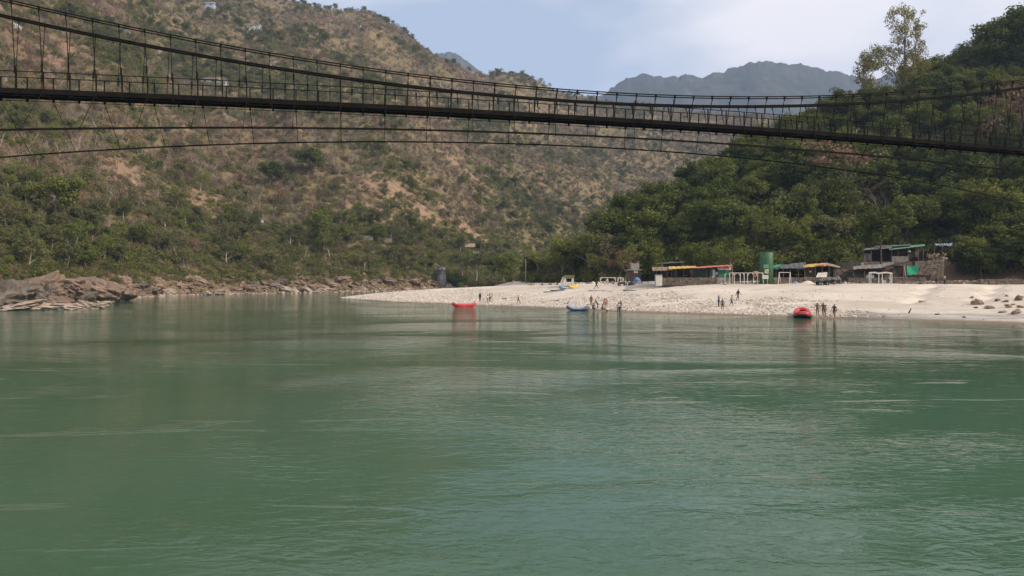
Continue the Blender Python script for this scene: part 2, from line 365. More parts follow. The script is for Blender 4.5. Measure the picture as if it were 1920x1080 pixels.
def hit(x, y, fn=ground, y0=60, y1=1000, step=0.5):
    """first place where the sight line through a photo pixel meets the land"""
    u = (x - CX) / F; v = (HOR - y) / F
    Ys = np.arange(y0, y1, step); d = fn(np.full_like(Ys, u), Ys) - (CAMZ + v * Ys)
    i = np.argmax(d > 0)
    if not (d > 0).any(): return None
    Y = Ys[i]
    return Vector((u * Y, Y, float(fn(np.array(u), np.array(Y)))))

def land(name, us, Yfn, fn, matl):
    """grid over azimuth us; Yfn(u, k) gives distances"""
    nu = len(us); rows = Yfn(us)                                 # nv x nu
    nv = rows.shape[0]; U = np.broadcast_to(us, rows.shape); Z = fn(U, rows)
    vs = np.stack([U * rows, rows, Z], -1).reshape(-1, 3)
    i = np.arange(nv * nu).reshape(nv, nu)
    f = np.stack([i[:-1, :-1], i[:-1, 1:], i[1:, 1:], i[1:, :-1]], -1).reshape(-1, 4)
    o = link(name, mesh_np(name, vs, f, [matl], smooth=True)); o['kind'] = 'structure'
    return o, vs

# hillside ground: dry grass, soil and scrub litter
def hill_material(name, soil, grass, olive, dark, sc1):
    m = bpy.data.materials.new(name); m.use_nodes = True; t = m.node_tree; b = t.nodes['Principled BSDF']
    b.inputs['Roughness'].default_value = 0.95; b.inputs['Specular IOR Level'].default_value = 0.05
    g = t.nodes.new('ShaderNodeNewGeometry')
    def noise(scale, det=5, rough=0.6):
        n = t.nodes.new('ShaderNodeTexNoise'); n.inputs['Scale'].default_value = scale; n.inputs['Detail'].default_value = det; n.inputs['Roughness'].default_value = rough
        t.links.new(g.outputs['Position'], n.inputs['Vector']); return n.outputs['Fac']
    def ramp(f, a, b_):
        r = t.nodes.new('ShaderNodeMapRange'); r.interpolation_type = 'SMOOTHSTEP'; r.inputs['From Min'].default_value = a; r.inputs['From Max'].default_value = b_
        t.links.new(f, r.inputs['Value']); return r.outputs[0]
    def mixc(f, a, c):
        x = t.nodes.new('ShaderNodeMix'); x.data_type = 'RGBA'; t.links.new(f, x.inputs['Factor'])
        for k, v in (('A', a), ('B', c)):
            if isinstance(v, tuple): x.inputs[k].default_value = (*v, 1)
            else: t.links.new(v, x.inputs[k])
        return x.outputs['Result']
    c = mixc(ramp(noise(sc1 * 0.6), 0.40, 0.62), grass, olive)
    c = mixc(ramp(noise(sc1 * 4.0, 6, 0.7), 0.50, 0.68), c, dark)
    c = mixc(ramp(noise(sc1 * 1.3, 6), 0.60, 0.72), c, soil)
    at = t.nodes.new('ShaderNodeAttribute'); at.attribute_name = 'scar'
    sc_ = t.nodes.new('ShaderNodeMath'); sc_.operation = 'MULTIPLY_ADD'; t.links.new(noise(sc1 * 8, 6, 0.75), sc_.inputs[0]); sc_.inputs[1].default_value = 0.9
    ad = t.nodes.new('ShaderNodeMath'); ad.operation = 'SUBTRACT'; t.links.new(at.outputs['Fac'], ad.inputs[0]); ad.inputs[1].default_value = 0.42
    t.links.new(ad.outputs[0], sc_.inputs[2])
    c = mixc(ramp(sc_.outputs[0], 0.30, 0.62), c, mixc(ramp(noise(sc1 * 5, 6, 0.7), 0.35, 0.7), soil, tuple(v * 1.45 for v in soil)))
    t.links.new(c, b.inputs['Base Color'])
    bp = t.nodes.new('ShaderNodeBump'); bp.inputs['Distance'].default_value = 1.6; bp.inputs['Strength'].default_value = 0.8
    t.links.new(noise(sc1 * 9, 6, 0.7), bp.inputs['Height']); t.links.new(bp.outputs[0], b.inputs['Normal'])
    return m
M['hill'] = hill_material('dry_hillside', (0.235, 0.158, 0.108), (0.21, 0.158, 0.088), (0.155, 0.128, 0.064), (0.095, 0.072, 0.045), 0.06)
M['forest_floor'] = hill_material('forest_floor', (0.21, 0.15, 0.10), (0.055, 0.055, 0.025), (0.04, 0.045, 0.018), (0.03, 0.026, 0.018), 0.12)
M['mountain'] = hill_material('far_mountain', (0.10, 0.08, 0.06), (0.06, 0.06, 0.042), (0.04, 0.046, 0.03), (0.025, 0.03, 0.022), 0.008)

# water: murky green, small current ripples in patches
wm = bpy.data.materials.new('river_water'); wm.use_nodes = True; t = wm.node_tree; b = t.nodes['Principled BSDF']
b.inputs['Roughness'].default_value = 0.06; b.inputs['IOR'].default_value = 1.33
g = t.nodes.new('ShaderNodeNewGeometry')
def wnoise(scale, stretch, det=4, rough=0.55, rot=0.0, dist=0.0):
    mp = t.nodes.new('ShaderNodeMapping'); mp.inputs['Scale'].default_value = stretch; mp.inputs['Rotation'].default_value = (0, 0, rot)
    n = t.nodes.new('ShaderNodeTexNoise'); n.inputs['Scale'].default_value = scale; n.inputs['Detail'].default_value = det; n.inputs['Roughness'].default_value = rough; n.inputs['Distortion'].default_value = dist
    t.links.new(g.outputs['Position'], mp.inputs[0]); t.links.new(mp.outputs[0], n.inputs['Vector']); return n.outputs['Fac']
def wmath(op, a, b_, c=None):
    n = t.nodes.new('ShaderNodeMath'); n.operation = op
    for k, v in enumerate((a, b_, c)):
        if v is None: continue
        if isinstance(v, (int, float)): n.inputs[k].default_value = v
        else: t.links.new(v, n.inputs[k])
    return n.outputs[0]
def wramp(f, a, b_, lo=0.0, hi=1.0):
    r = t.nodes.new('ShaderNodeMapRange'); r.interpolation_type = 'SMOOTHSTEP'; r.inputs['From Min'].default_value = a; r.inputs['From Max'].default_value = b_
    r.inputs['To Min'].default_value = lo; r.inputs['To Max'].default_value = hi; t.links.new(f, r.inputs['Value']); return r.outputs[0]
cmix = t.nodes.new('ShaderNodeMix'); cmix.data_type = 'RGBA'
t.links.new(wramp(wnoise(0.03, (0.6, 1, 1), 4), 0.35, 0.65), cmix.inputs['Factor'])
cmix.inputs['A'].default_value = (0.044, 0.090, 0.050, 1); cmix.inputs['B'].default_value = (0.056, 0.120, 0.078, 1)
t.links.new(cmix.outputs['Result'], b.inputs['Base Color'])
patch = wramp(wnoise(0.05, (0.55, 1.0, 1), 3, 0.6, 0.12, 0.6), 0.45, 0.66, 0.17, 1.25)
streak = wramp(wnoise(0.34, (0.16, 1.0, 1), 4, 0.65, 0.05, 1.4), 0.60, 0.70, 0.0, 1.0)
amp = wmath('ADD', patch, wmath('MULTIPLY', streak, 0.5))
r1 = wnoise(0.85, (0.6, 1.2, 1), 3, 0.5, 0.10, 1.2)
r2 = wnoise(2.6, (0.55, 1.25, 1), 3, 0.5, -0.15, 1.0)
r3 = wnoise(0.16, (0.6, 1.1, 1), 2, 0.5, 0.2, 0.4)
h = wmath('ADD', wmath('MULTIPLY', r1, 0.12), wmath('MULTIPLY', r2, 0.075))
h = wmath('ADD', wmath('MULTIPLY', h, amp), wmath('MULTIPLY', r3, 0.07))
bp = t.nodes.new('ShaderNodeBump'); bp.inputs['Strength'].default_value = 1.0; bp.inputs['Distance'].default_value = 0.75
t.links.new(h, bp.inputs['Height']); t.links.new(bp.outputs[0], b.inputs['Normal'])
M['water'] = wm
river = link('river', mesh_np('river', [(-4000, -600, 0), (4000, -600, 0), (4000, 1400, 0), (-4000, 1400, 0)], [(0, 1, 2, 3)], [wm])); river['kind'] = 'structure'
bed = link('riverbed_ground', mesh_np('riverbed_ground', [(-4200, -800, -6), (4200, -800, -6), (4200, 4200, -6), (-4200, 4200, -6)], [(0, 1, 2, 3)], [M['hill']])); bed['kind'] = 'structure'

# land sheets
SCARS = [(235, 330, 42, 60, 1), (395, 390, 55, 48, 1), (760, 375, 110, 42, .9), (880, 430, 70, 28, .9), (700, 400, 60, 35, .7), (330, 225, 40, 25, .6), (60, 80, 90, 22, .7), (120, 95, 80, 22, .7),
         (500, 465, 30, 20, .6), (1000, 330, 60, 60, .35), (210, 250, 60, 40, .5), (560, 480, 40, 25, .5), (870, 330, 70, 40, .5)]
us = np.concatenate([np.arange(-2.3, -0.8, 0.02), np.arange(-0.8, 0.33, 0.0024), np.arange(0.33, 0.75, 0.012)])
def yl(us):
    k = np.linspace(0, 1, 210) ** 1.25
    return (L_base(us)[None, :] - 14) + k[:, None] * ((L_sky(us) - L_base(us) + 14) * 1.32)[None, :]
hillL, vsL = land('left_hillside', us, yl, z_left, M['hill'])
px = CX + F * vsL[:, 0] / vsL[:, 1]; py = HOR - F * (vsL[:, 2] - CAMZ) / vsL[:, 1]
scar = np.zeros(len(vsL))
SW = []
for (x, y, rx, ry, s) in SCARS:
    p = hit(x, y, z_left)
    if p is None: continue
    rw, rd = rx / F * p.y, ry / F * p.y * 1.3
    SW.append((p.x, p.y, rw, rd, s))
def scar_at(X, Y):
    r = np.zeros_like(np.asarray(X, float))
    for (cx, cy, rw, rd, s) in SW: r = np.maximum(r, s * np.exp(-(((X - cx) / rw) ** 2 + ((Y - cy) / rd) ** 2) ** 1.5))
    return r
at = hillL.data.attributes.new('scar', 'FLOAT', 'POINT'); at.data.foreach_set('value', scar_at(vsL[:, 0], vsL[:, 1]).astype(np.float32))

us = np.concatenate([np.arange(-0.0, 0.9, 0.006), np.arange(0.9, 2.38, 0.02)])
def yr(us):
    k = np.linspace(0, 1, 130)
    return (R_toe(us)[None, :] - 10) + k[:, None] * ((R_sky(us) - R_toe(us) + 10) * 1.8)[None, :]
hillR, vsR = land('right_hillside', us, yr, z_right, M['forest_floor'])
uR = vsR[:, 0] / vsR[:, 1]; at = hillR.data.attributes.new('scar', 'FLOAT', 'POINT')
at.data.foreach_set('value', (np.clip(sstep(0.56, 0.60, uR) * (1 - sstep(9, 17, vsR[:, 1] - R_toe(uR))), 0, 1)).astype(np.float32))

# beach
sm_ = bpy.data.materials.new('river_sand'); sm_.use_nodes = True; t = sm_.node_tree; b = t.nodes['Principled BSDF']
b.inputs['Roughness'].default_value = 0.92; b.inputs['Specular IOR Level'].default_value = 0.1
g = t.nodes.new('ShaderNodeNewGeometry')
mA = t.nodes.new('ShaderNodeMix'); mA.data_type = 'RGBA'; t.links.new(wramp(wnoise(0.11, (0.6, 1, 1), 6, 0.65), 0.36, 0.66), mA.inputs['Factor'])
mA.inputs['A'].default_value = (0.48, 0.42, 0.35, 1); mA.inputs['B'].default_value = (0.58, 0.515, 0.44, 1)
mB = t.nodes.new('ShaderNodeMix'); mB.data_type = 'RGBA'; t.links.new(wramp(wnoise(1.7, (1, 1, 1), 6, 0.75), 0.54, 0.72, 0, 0.55), mB.inputs['Factor'])
t.links.new(mA.outputs['Result'], mB.inputs['A']); mB.inputs['B'].default_value = (0.34, 0.285, 0.23, 1)
mS = t.nodes.new('ShaderNodeMix'); mS.data_type = 'RGBA'; t.links.new(wramp(wnoise(0.22, (0.3, 1, 1), 5, 0.7, 0.25, 1.2), 0.50, 0.64, 0, 0.55), mS.inputs['Factor'])
t.links.new(mB.outputs['Result'], mS.inputs['A']); mS.inputs['B'].default_value = (0.37, 0.325, 0.275, 1)
sp = t.nodes.new('ShaderNodeSeparateXYZ'); t.links.new(g.outputs['Position'], sp.inputs[0])
wet = wramp(wmath('ADD', sp.outputs['Z'], wmath('MULTIPLY', wnoise(0.5, (1, 1, 1), 3), 0.25)), 0.20, 0.48, 1.0, 0.0)
mC = t.nodes.new('ShaderNodeMix'); mC.data_type = 'RGBA'; t.links.new(wet, mC.inputs['Factor'])
t.links.new(mS.outputs['Result'], mC.inputs['A']); mC.inputs['B'].default_value = (0.20, 0.155, 0.115, 1)
t.links.new(mC.outputs['Result'], b.inputs['Base Color'])
bp = t.nodes.new('ShaderNodeBump'); bp.inputs['Distance'].default_value = 0.12; bp.inputs['Strength'].default_value = 0.8
t.links.new(wnoise(1.4, (1, 1, 1), 6, 0.7), bp.inputs['Height']); t.links.new(bp.outputs[0], b.inputs['Normal'])
M['sand'] = sm_
us = np.concatenate([np.arange(-0.2425, 0.9, 0.0022), np.arange(0.9, 2.38, 0.02)])
def yb_(us):
    k = np.concatenate([np.linspace(-0.25, 1.0, 90), np.linspace(1.02, 1.0 + 1.6, 40)])
    return B_w(us)[None, :] + k[:, None] * (np.maximum(B_c(us) - B_w(us), 6))[None, :]
land('sand_beach', us, yb_, z_beach, M['sand'])

# far mountains
MX = [-3000, -1000, 300, 700, 800, 822, 850, 868, 885, 910, 1000, 1120, 1140, 1165, 1200, 1240, 1280, 1330, 1360, 1420, 1470, 1500, 1560, 1620, 1650, 1685, 1800, 2400, 4000]
M_v = table(MX, [.22, .25, .26, .27, .296, .306, .310, .304, .292, .272, .24, .240, .252, .266, .2725, .271, .269, .2815, .284, .298, .291, .2905, .280, .272, .273, .279, .287, .26, .22], 1)
def z_mtn(u, Y):
    tt = np.clip((Y - 1500) / 1500.0, 0, 1); X = u * Y
    v = M_v(u) + 0.006; d = fbm(X / 55, Y / 55, 77, 4) * 26
    v = v + (0.017 * fbm(u * 30.0, 0 * u + 3.3, 171, 5) + 0.007 * fbm(u * 190.0, Y / 90.0, 173, 3)) * np.clip(tt, 0, 1) ** 14
    zz = (CAMZ + v * 3000 - 8) * (0.35 * tt + 0.65 * tt ** 1.6) - np.clip(Y - 3000, 0, 1e9) * 0.4
    return zz + (ridged(X / 420 + 0.3 * fbm(X / 500, Y / 500, 5), Y / 700, 71, 5) - 0.55) * 210 * np.sin(np.clip(tt, 0, 1) * math.pi) ** 0.9 + d * sstep(0.05, 0.3, tt)
us = np.concatenate([np.arange(-1.3, -0.15, 0.01), np.arange(-0.15, 0.65, 0.0016), np.arange(0.65, 1.3, 0.01)])
def ym(us): return np.broadcast_to(np.linspace(1500, 3250, 150)[:, None], (150, len(us)))
land('distant_mountains', us, ym, z_mtn, M['mountain'])

# ------------------------------------------------------------------ plants: meshes
def leaves(centers, radii, per, size, r, up=0.35, flat=0.75):
    """leaf quads in clumps; normals lean outwards from each clump"""
    V = []; 
    for c, rad in zip(centers, radii):
        n = max(4, int(per * (rad ** 2)))
        d = r.normal(size=(n, 3)); d /= np.linalg.norm(d, axis=1)[:, None]
        p = c + d * (rad * r.uniform(0.35, 1.0, (n, 1)) ** 0.6) * np.array([1, 1, flat])
        nn = d + r.normal(size=(n, 3)) * 0.55 + np.array([0, 0, up]); nn /= np.linalg.norm(nn, axis=1)[:, None]
        a = np.cross(nn, r.normal(size=(n, 3))); a /= np.linalg.norm(a, axis=1)[:, None]; b = np.cross(nn, a)
        s = size * r.uniform(0.6, 1.35, (n, 1))
        V.append(np.stack([p - a * s * 0.5, p + b * s * 0.32, p + a * s * 0.5, p - b * s * 0.32], 1))
    V = np.concatenate(V).reshape(-1, 3)
    return V, np.arange(len(V)).reshape(-1, 4)

def branch_tree(r, h, r0, first=0.35, n_main=7, spread=0.8, levels=2, lean=0.0, droop=0.0, kids=4, wig=0.12):
    """trunk with limbs; returns MB of thick wood, MB of twigs, list of tips"""
    wood, tw, tips = MB(), MB(), []
    def grow(p, d, L, rad, lev):
        n = 4; pts = [Vector(p)]; dd = Vector(d).normalized()
        for i in range(n):
            dd = (dd + Vector(r.normal(size=3)) * wig + Vector((0, 0, -droop if lev else 0.03))).normalized()
            pts.append(pts[-1] + dd * (L / n))
        rs = [rad * (1 - 0.72 * i / n) for i in range(n + 1)]
        (wood if lev <= 1 else tw).tube(pts, rs, 6 if lev == 0 else (4 if lev == 1 else 3), cap=False)
        if lev >= levels: tips.append(np.array(pts[-1])); tips.append(np.array(pts[2])); return
        m = n_main if lev == 0 else kids
        for k in range(m):
            f = first + (1 - first) * (k + r.uniform(0.2, 0.8)) / m if lev == 0 else 0.3 + 0.7 * (k + 0.6) / m
            q = f * n; i = min(int(q), n - 1); base = pts[i].lerp(pts[i + 1], q - i)
            az = k * 2.4 + r.uniform(-0.5, 0.5)
            side = Vector((math.cos(az), math.sin(az), 0))
            if lev: side = (side - dd * side.dot(dd)).normalized() + Vector((0, 0, 0.15))
            nd = dd * (1 - spread * 0.55) + side * spread + Vector((0, 0, 0.18))
            grow(base, nd, L * (0.52 if lev == 0 else 0.55) * (1.15 - 0.45 * f) * r.uniform(0.75, 1.2), rad * (1 - 0.6 * f) * 0.5, lev + 1)
        tips.append(np.array(pts[-1]))
    grow((0, 0, -0.6), (lean, 0, 1), h, r0, 0)
    return wood, tw, tips

PROTO = {}
def to_mesh(name, mb, m): return mesh_np(name, mb.v, mb.f, [m], smooth=True)
def proto(key, trunk_me, crown_me, name, h):
    PROTO.setdefault(key, []).append((trunk_me, crown_me, name, h))

def leafy(key, name, leafm, barkm, seed, h, wide, per=22, size=0.5, first=0.35, n_main=8, crad=(0.9, 1.5), flat=0.75, extra=14, droop=0.0):
    r = np.random.default_rng(seed)
    wood, tw, tips = branch_tree(r, h * 0.86, h * 0.021 + 0.05, first, n_main, wide, 2, r.uniform(-.08, .08), droop, 3)
    for i in range(0): pass
    wood.v += []; o = len(wood.v); wood.add(tw.v, tw.f)
    tips = np.array(tips); keep = tips[:, 2] > h * first * 0.8; tips = tips[keep]
    c0 = tips.mean(0); ex = c0 + (tips[r.integers(0, len(tips), extra)] - c0) * r.uniform(0.3, 0.9, (extra, 1)) + r.normal(size=(extra, 3)) * 0.6
    cs = np.concatenate([tips, ex]); rad = r.uniform(*crad, len(cs)) * h / 11.0
    V, Fq = leaves(cs, rad, per, size, r, flat=flat)
    proto(key, to_mesh(name + '_trunk', wood, barkm), mesh_np(name + '_crown', V, Fq, [leafm]), name, float(V[:, 2].max()))
for s in range(4): leafy('dark', 'broadleaf_tree', M['leaf_dark'], M['bark'], 100 + s, 12, 0.85, 34, 0.52, n_main=9, crad=(1.0, 1.7), extra=26)
for s in range(4): leafy('mid', 'broadleaf_tree', M['leaf_mid'], M['bark'], 120 + s, 11, 0.8, 32, 0.48, n_main=9, crad=(0.9, 1.6), extra=22)
for s in range(3): leafy('lime', 'young_leafed_tree', M['leaf_lime'], M['bark_pale'], 140 + s, 10, 0.75, 24, 0.45, first=0.4, extra=10)
for s in range(4): leafy('hill', 'broadleaf_tree', M['leaf_hill'], M['bark_pale'], 130 + s, 10, 0.8, 26, 0.46, n_main=8, crad=(0.9, 1.5), extra=16)
for s in range(3): leafy('olive', 'olive_leafed_tree', M['leaf_olive'], M['bark'], 160 + s, 9, 0.8, 16, 0.42, first=0.35, extra=8)
for s in range(3): leafy('rust', 'dry_leafed_tree', M['leaf_rust'], M['bark'], 180 + s, 9, 0.85, 14, 0.4, first=0.3, extra=8)
for s in range(2): leafy('tuft', 'flat_topped_tree', M['leaf_dark'], M['bark_dark'], 190 + s, 11, 0.7, 30, 0.5, first=0.62, n_main=7, extra=10)
# bamboo: many arching culms with feathery leaves
for s in range(3):
    r = np.random.default_rng(200 + s); wd2 = MB(); cs = []
    for k in range(26):
        az = r.uniform(0, 6.28); L = r.uniform(7, 11); pts = []; b0 = Vector((math.cos(az), math.sin(az), 0)) * r.uniform(0.1, 0.9)
        for i in range(6):
            f = i / 5; pts.append(b0 + Vector((math.cos(az) * 3.4 * f ** 2.2, math.sin(az) * 3.4 * f ** 2.2, L * (f - 0.22 * f ** 4) - 0.4)))
            if f > 0.3: cs.append(np.array(pts[-1]) + r.normal(size=3) * 0.4)
        wd2.tube(pts, [0.06 * (1 - 0.8 * i / 5) for i in range(6)], 4, False)
    V, Fq = leaves(np.array(cs), r.uniform(0.6, 1.1, len(cs)), 26, 0.42, r, up=0.0, flat=1.0)
    proto('bamboo', to_mesh('bamboo_culms', wd2, M['bark']), mesh_np('bamboo_leaves', V, Fq, [M['leaf_lime']]), 'bamboo_clump', float(V[:, 2].max()))
# leafless trees
for key, nm, bm_, tm, sd in (('bare', 'bare_tree', 'bark_pale', 'twig', 220), ('bare_red', 'bare_tree', 'bark', 'twig_red', 240), ('bare_dark', 'bare_tree', 'bark_dark', 'bark_dark', 260)):
    for s in range(3):
        r = np.random.default_rng(sd + s)
        wood, tw, tips = branch_tree(r, 8.5, 0.2, 0.32, 8, 0.75, 3, r.uniform(-.15, .15), 0.0, 5, 0.16)
        proto(key, to_mesh('bare_trunk', wood, M[bm_]), to_mesh('bare_twigs', tw, M[tm]), nm, max(v[2] for v in tw.v))

def shrub_mesh(name, leafm, seed, h, wid, per, size, twig=None):
    r = np.random.default_rng(seed); n = 9
    cs = np.stack([r.uniform(-1, 1, n) * wid * 0.5, r.uniform(-1, 1, n) * wid * 0.5, r.uniform(0.15, 0.75, n) * h], -1)
    V, Fq = leaves(cs, r.uniform(0.35, 0.6, n) * h * 0.8, per, size, r)
    return mesh_np(name, V, Fq, [leafm])
def twig_mesh(name, m, seed, h, n=60):
    r = np.random.default_rng(seed); mb = MB()
    for k in range(n):
        az = r.uniform(0, 6.28); t0 = r.uniform(0.15, 0.75); L = h * r.uniform(0.6, 1.1); d = Vector((math.cos(az) * t0, math.sin(az) * t0, 1)).normalized()
        p0 = Vector((r.normal() * 0.3, r.normal() * 0.3, -0.2)); p1 = p0 + d * L * 0.55; p2 = p1 + (d + Vector(r.normal(size=3)) * 0.3).normalized() * L * 0.45
        mb.tube([p0, p1, p2], [0.05, 0.035, 0.012], 3, False)
    return mesh_np(name, mb.v, mb.f, [m])
def grass_mesh(name, m, seed, h, n=70):
    r = np.random.default_rng(seed); vs = []; fs = []
    for k in range(n):
        az = r.uniform(0, 6.28); p = np.array([r.normal() * 0.7, r.normal() * 0.7, -0.1]); d = np.array([math.cos(az) * 0.45, math.sin(az) * 0.45, 1.0]) * h * r.uniform(0.5, 1.0)
        w = np.array([-math.sin(az), math.cos(az), 0]) * 0.09; o = len(vs); vs += [p - w, p + w, p + d]; fs.append((o, o + 1, o + 2))
    return mesh_np(name, vs, fs, [m])

SH = {}
for s in range(3):
    SH.setdefault('hill', []).append(shrub_mesh('shrub_hill', M['leaf_hill'], 305 + s, 2.4, 3.0, 30, 0.4))
    SH.setdefault('green', []).append(shrub_mesh('shrub_green', M['leaf_mid'], 300 + s, 2.6, 3.2, 34, 0.42))
    SH.setdefault('dark', []).append(shrub_mesh('shrub_dark', M['leaf_dark'], 310 + s, 2.8, 3.4, 36, 0.42))
    SH.setdefault('olive', []).append(shrub_mesh('shrub_olive', M['leaf_olive'], 320 + s, 2.2, 2.8, 26, 0.36))
    SH.setdefault('brown', []).append(shrub_mesh('shrub_brown', M['leaf_brown'], 330 + s, 2.0, 2.6, 22, 0.34))
    SH.setdefault('rust', []).append(shrub_mesh('shrub_rust', M['leaf_rust'], 340 + s, 2.0, 2.6, 18, 0.32))
    SH.setdefault('lime', []).append(shrub_mesh('shrub_lime', M['leaf_lime'], 350 + s, 2.2, 2.8, 28, 0.38))
    SH.setdefault('twig', []).append(twig_mesh('brush_grey', M['twig'], 360 + s, 3.4))
    SH.setdefault('twigr', []).append(twig_mesh('brush_brown', M['twig_red'], 370 + s, 3.0))
    SH.setdefault('straw', []).append(grass_mesh('grass_tuft', M['straw'], 380 + s, 1.3))

# ------------------------------------------------------------------ scatter for what nobody could count (instances on points)
def scatter(name, label, cat, pts, scl, idx, meshes, tilt=0.1, flat_rand=False, rotv=None):
    col = bpy.data.collections.new('src_' + name)
    for k, me in enumerate(meshes):
        o = bpy.data.objects.new('%s_src_%03d' % (name, k), me); col.objects.link(o)
    me = bpy.data.meshes.new(name); n = len(pts)
    me.vertices.add(n); me.vertices.foreach_set('co', np.asarray(pts, np.float32).ravel())
    rot = np.stack([rng.normal(0, tilt, n), rng.normal(0, tilt, n), rng.uniform(0, 6.283, n)], -1) if rotv is None else rotv
    a = me.attributes.new('rot', 'FLOAT_VECTOR', 'POINT'); a.data.foreach_set('vector', rot.astype(np.float32).ravel())
    s3 = np.asarray(scl, np.float32); s3 = s3 if s3.ndim == 2 else np.stack([s3] * 3, -1)
    a = me.attributes.new('scl', 'FLOAT_VECTOR', 'POINT'); a.data.foreach_set('vector', s3.ravel())
    a = me.attributes.new('idx', 'INT', 'POINT'); a.data.foreach_set('value', np.asarray(idx, np.int32))
    o = link(name, me); tag(o, label, cat, None, 'stuff')
    ng = bpy.data.node_groups.new('scatter_' + name, 'GeometryNodeTree')
    ng.interface.new_socket('Geometry', in_out='INPUT', socket_type='NodeSocketGeometry'); ng.interface.new_socket('Geometry', in_out='OUTPUT', socket_type='NodeSocketGeometry')
    gi = ng.nodes.new('NodeGroupInput'); go = ng.nodes.new('NodeGroupOutput')
    ci = ng.nodes.new('GeometryNodeCollectionInfo'); ci.inputs['Collection'].default_value = col; ci.inputs['Separate Children'].default_value = True; ci.inputs['Reset Children'].default_value = True
    ip = ng.nodes.new('GeometryNodeInstanceOnPoints'); ip.inputs['Pick Instance'].default_value = True
    def na(nm, ty):
        q = ng.nodes.new('GeometryNodeInputNamedAttribute'); q.data_type = ty; q.inputs['Name'].default_value = nm; return q.outputs['Attribute']
    ng.links.new(gi.outputs[0], ip.inputs['Points']); ng.links.new(ci.outputs[0], ip.inputs['Instance'])
    ng.links.new(na('idx', 'INT'), ip.inputs['Instance Index']); ng.links.new(na('rot', 'FLOAT_VECTOR'), ip.inputs['Rotation']); ng.links.new(na('scl', 'FLOAT_VECTOR'), ip.inputs['Scale'])
    ng.links.new(ip.outputs[0], go.inputs[0])
    md = o.modifiers.new('scatter', 'NODES'); md.node_group = ng
    return o

# scrub on the left hillside
def hill_points(n, fn, u0, u1, base, sky, pw=1.0, tmax=1.03):
    u = rng.uniform(u0, u1, n); t_ = rng.uniform(0, 1, n) ** pw * tmax
    Y = base(u) + 13 + t_ * (sky(u) - base(u) - 13)
    return u, Y, t_
kinds = ['green', 'dark', 'olive', 'brown', 'rust', 'lime', 'twig', 'twigr', 'straw', 'hill']
meshes = sum((SH[k] for k in kinds), []); kid = {k: i * 3 for i, k in enumerate(kinds)}
u, Y, t_ = hill_points(68000, z_left, -0.78, 0.43, L_base, L_sky, 0.85)
X = u * Y; Z = z_left(u, Y); sv = scar_at(X, Y)
patchn = fbm(X / 45, Y / 45, 501, 3) * 2; patch2 = fbm(X / 22, Y / 22, 511, 3) * 2; bare = fbm(X / 60, Y / 60, 521, 3)
keep = (sv < rng.uniform(0.4, 1.25, len(u))) & ((t_ < 0.5) | (bare > rng.uniform(-0.35, 0.12, len(u))))
u, Y, X, Z, t_, patchn, patch2 = [q[keep] for q in (u, Y, X, Z, t_, patchn, patch2)]
pick = []
for i in range(len(u)):
    g_ = patchn[i] + 0.5 * max(0.0, 0.2 - t_[i]) + (0.25 if t_[i] < 0.07 else 0) + rng.normal() * 0.2
    b_ = patch2[i] + rng.normal() * 0.18
    if u[i] > 0.03 and t_[i] > 0.15: k = rng.choice(['hill', 'olive', 'twig', 'brown', 'twigr'], p=[.26, .28, .22, .14, .1])
    elif g_ > 0.04: k = rng.choice(['hill', 'green', 'lime', 'olive'], p=[.42, .16, .22, .2])
    elif b_ > 0.02: k = rng.choice(['rust', 'twigr', 'brown', 'twig', 'hill'], p=[.28, .3, .22, .12, .08])
    else: k = rng.choice(['olive', 'hill', 'brown', 'twig', 'straw', 'twigr'], p=[.26, .14, .2, .18, .08, .14])
    if t_[i] > 0.4 and k in ('rust', 'lime', 'green'): k = {'rust': 'brown', 'lime': 'olive', 'green': 'hill'}[str(k)]
    if t_[i] > 0.6 and k == 'hill' and rng.uniform() < 0.5: k = 'twig'
    pick.append(kid[str(k)] + rng.integers(0, 3))
sclv = rng.uniform(0.45, 1.25, len(u)) * (1.0 + 0.2 * t_)
scatter('hillside_scrub', 'dry brown and green scrub covering the left hillside', 'scrub', np.stack([X, Y, Z - 0.15], -1), sclv, pick, meshes)
# low green growth where the bank meets the slope
n = 7000; u = rng.uniform(-0.78, 0.12, n); Y = L_base(u) + 10 + 55 * rng.uniform(0, 1, n) ** 1.4; X = u * Y
pick = [kid[str(rng.choice(['hill', 'olive', 'straw', 'lime', 'brown', 'green', 'twigr']
    , p=[.28, .16, .12, .2, .08, .1, .06]))] + rng.integers(0, 3) for _ in X]
scatter('bank_brush', 'low green and straw brush along the foot of the left slope', 'brush', np.stack([X, Y, z_left(u, Y) - 0.1], -1), rng.uniform(0.3, 0.85, n), pick, meshes)
# under-storey on the right hillside
u, Y, t_ = hill_points(5200, z_right, 0.03, 1.15, R_toe, R_sky, 1.0, 1.05); Y = Y - 10
X = u * Y; Z = z_right(u, Y)
ok_ = ~((u > 0.482) & (u < 0.60) & (Y < R_toe(u) + 10)) & ~((u >= 0.58) & (Y < R_toe(u) + 8) & (rng.uniform(size=len(u)) < 0.7))
X, Y, Z, u = X[ok_], Y[ok_], Z[ok_], u[ok_]
pick = [kid[str(rng.choice(['dark', 'green', 'olive', 'twigr', 'brown', 'lime', 'hill'], p=[.34, .3, .08, .06, .06, .06, .1]))] + rng.integers(0, 3) for _ in X]
scatter('forest_undergrowth', 'dark green undergrowth covering the steep wooded right bank', 'undergrowth', np.stack([X, Y, Z - 0.2], -1), rng.uniform(0.8, 1.7, len(X)), pick, meshes)

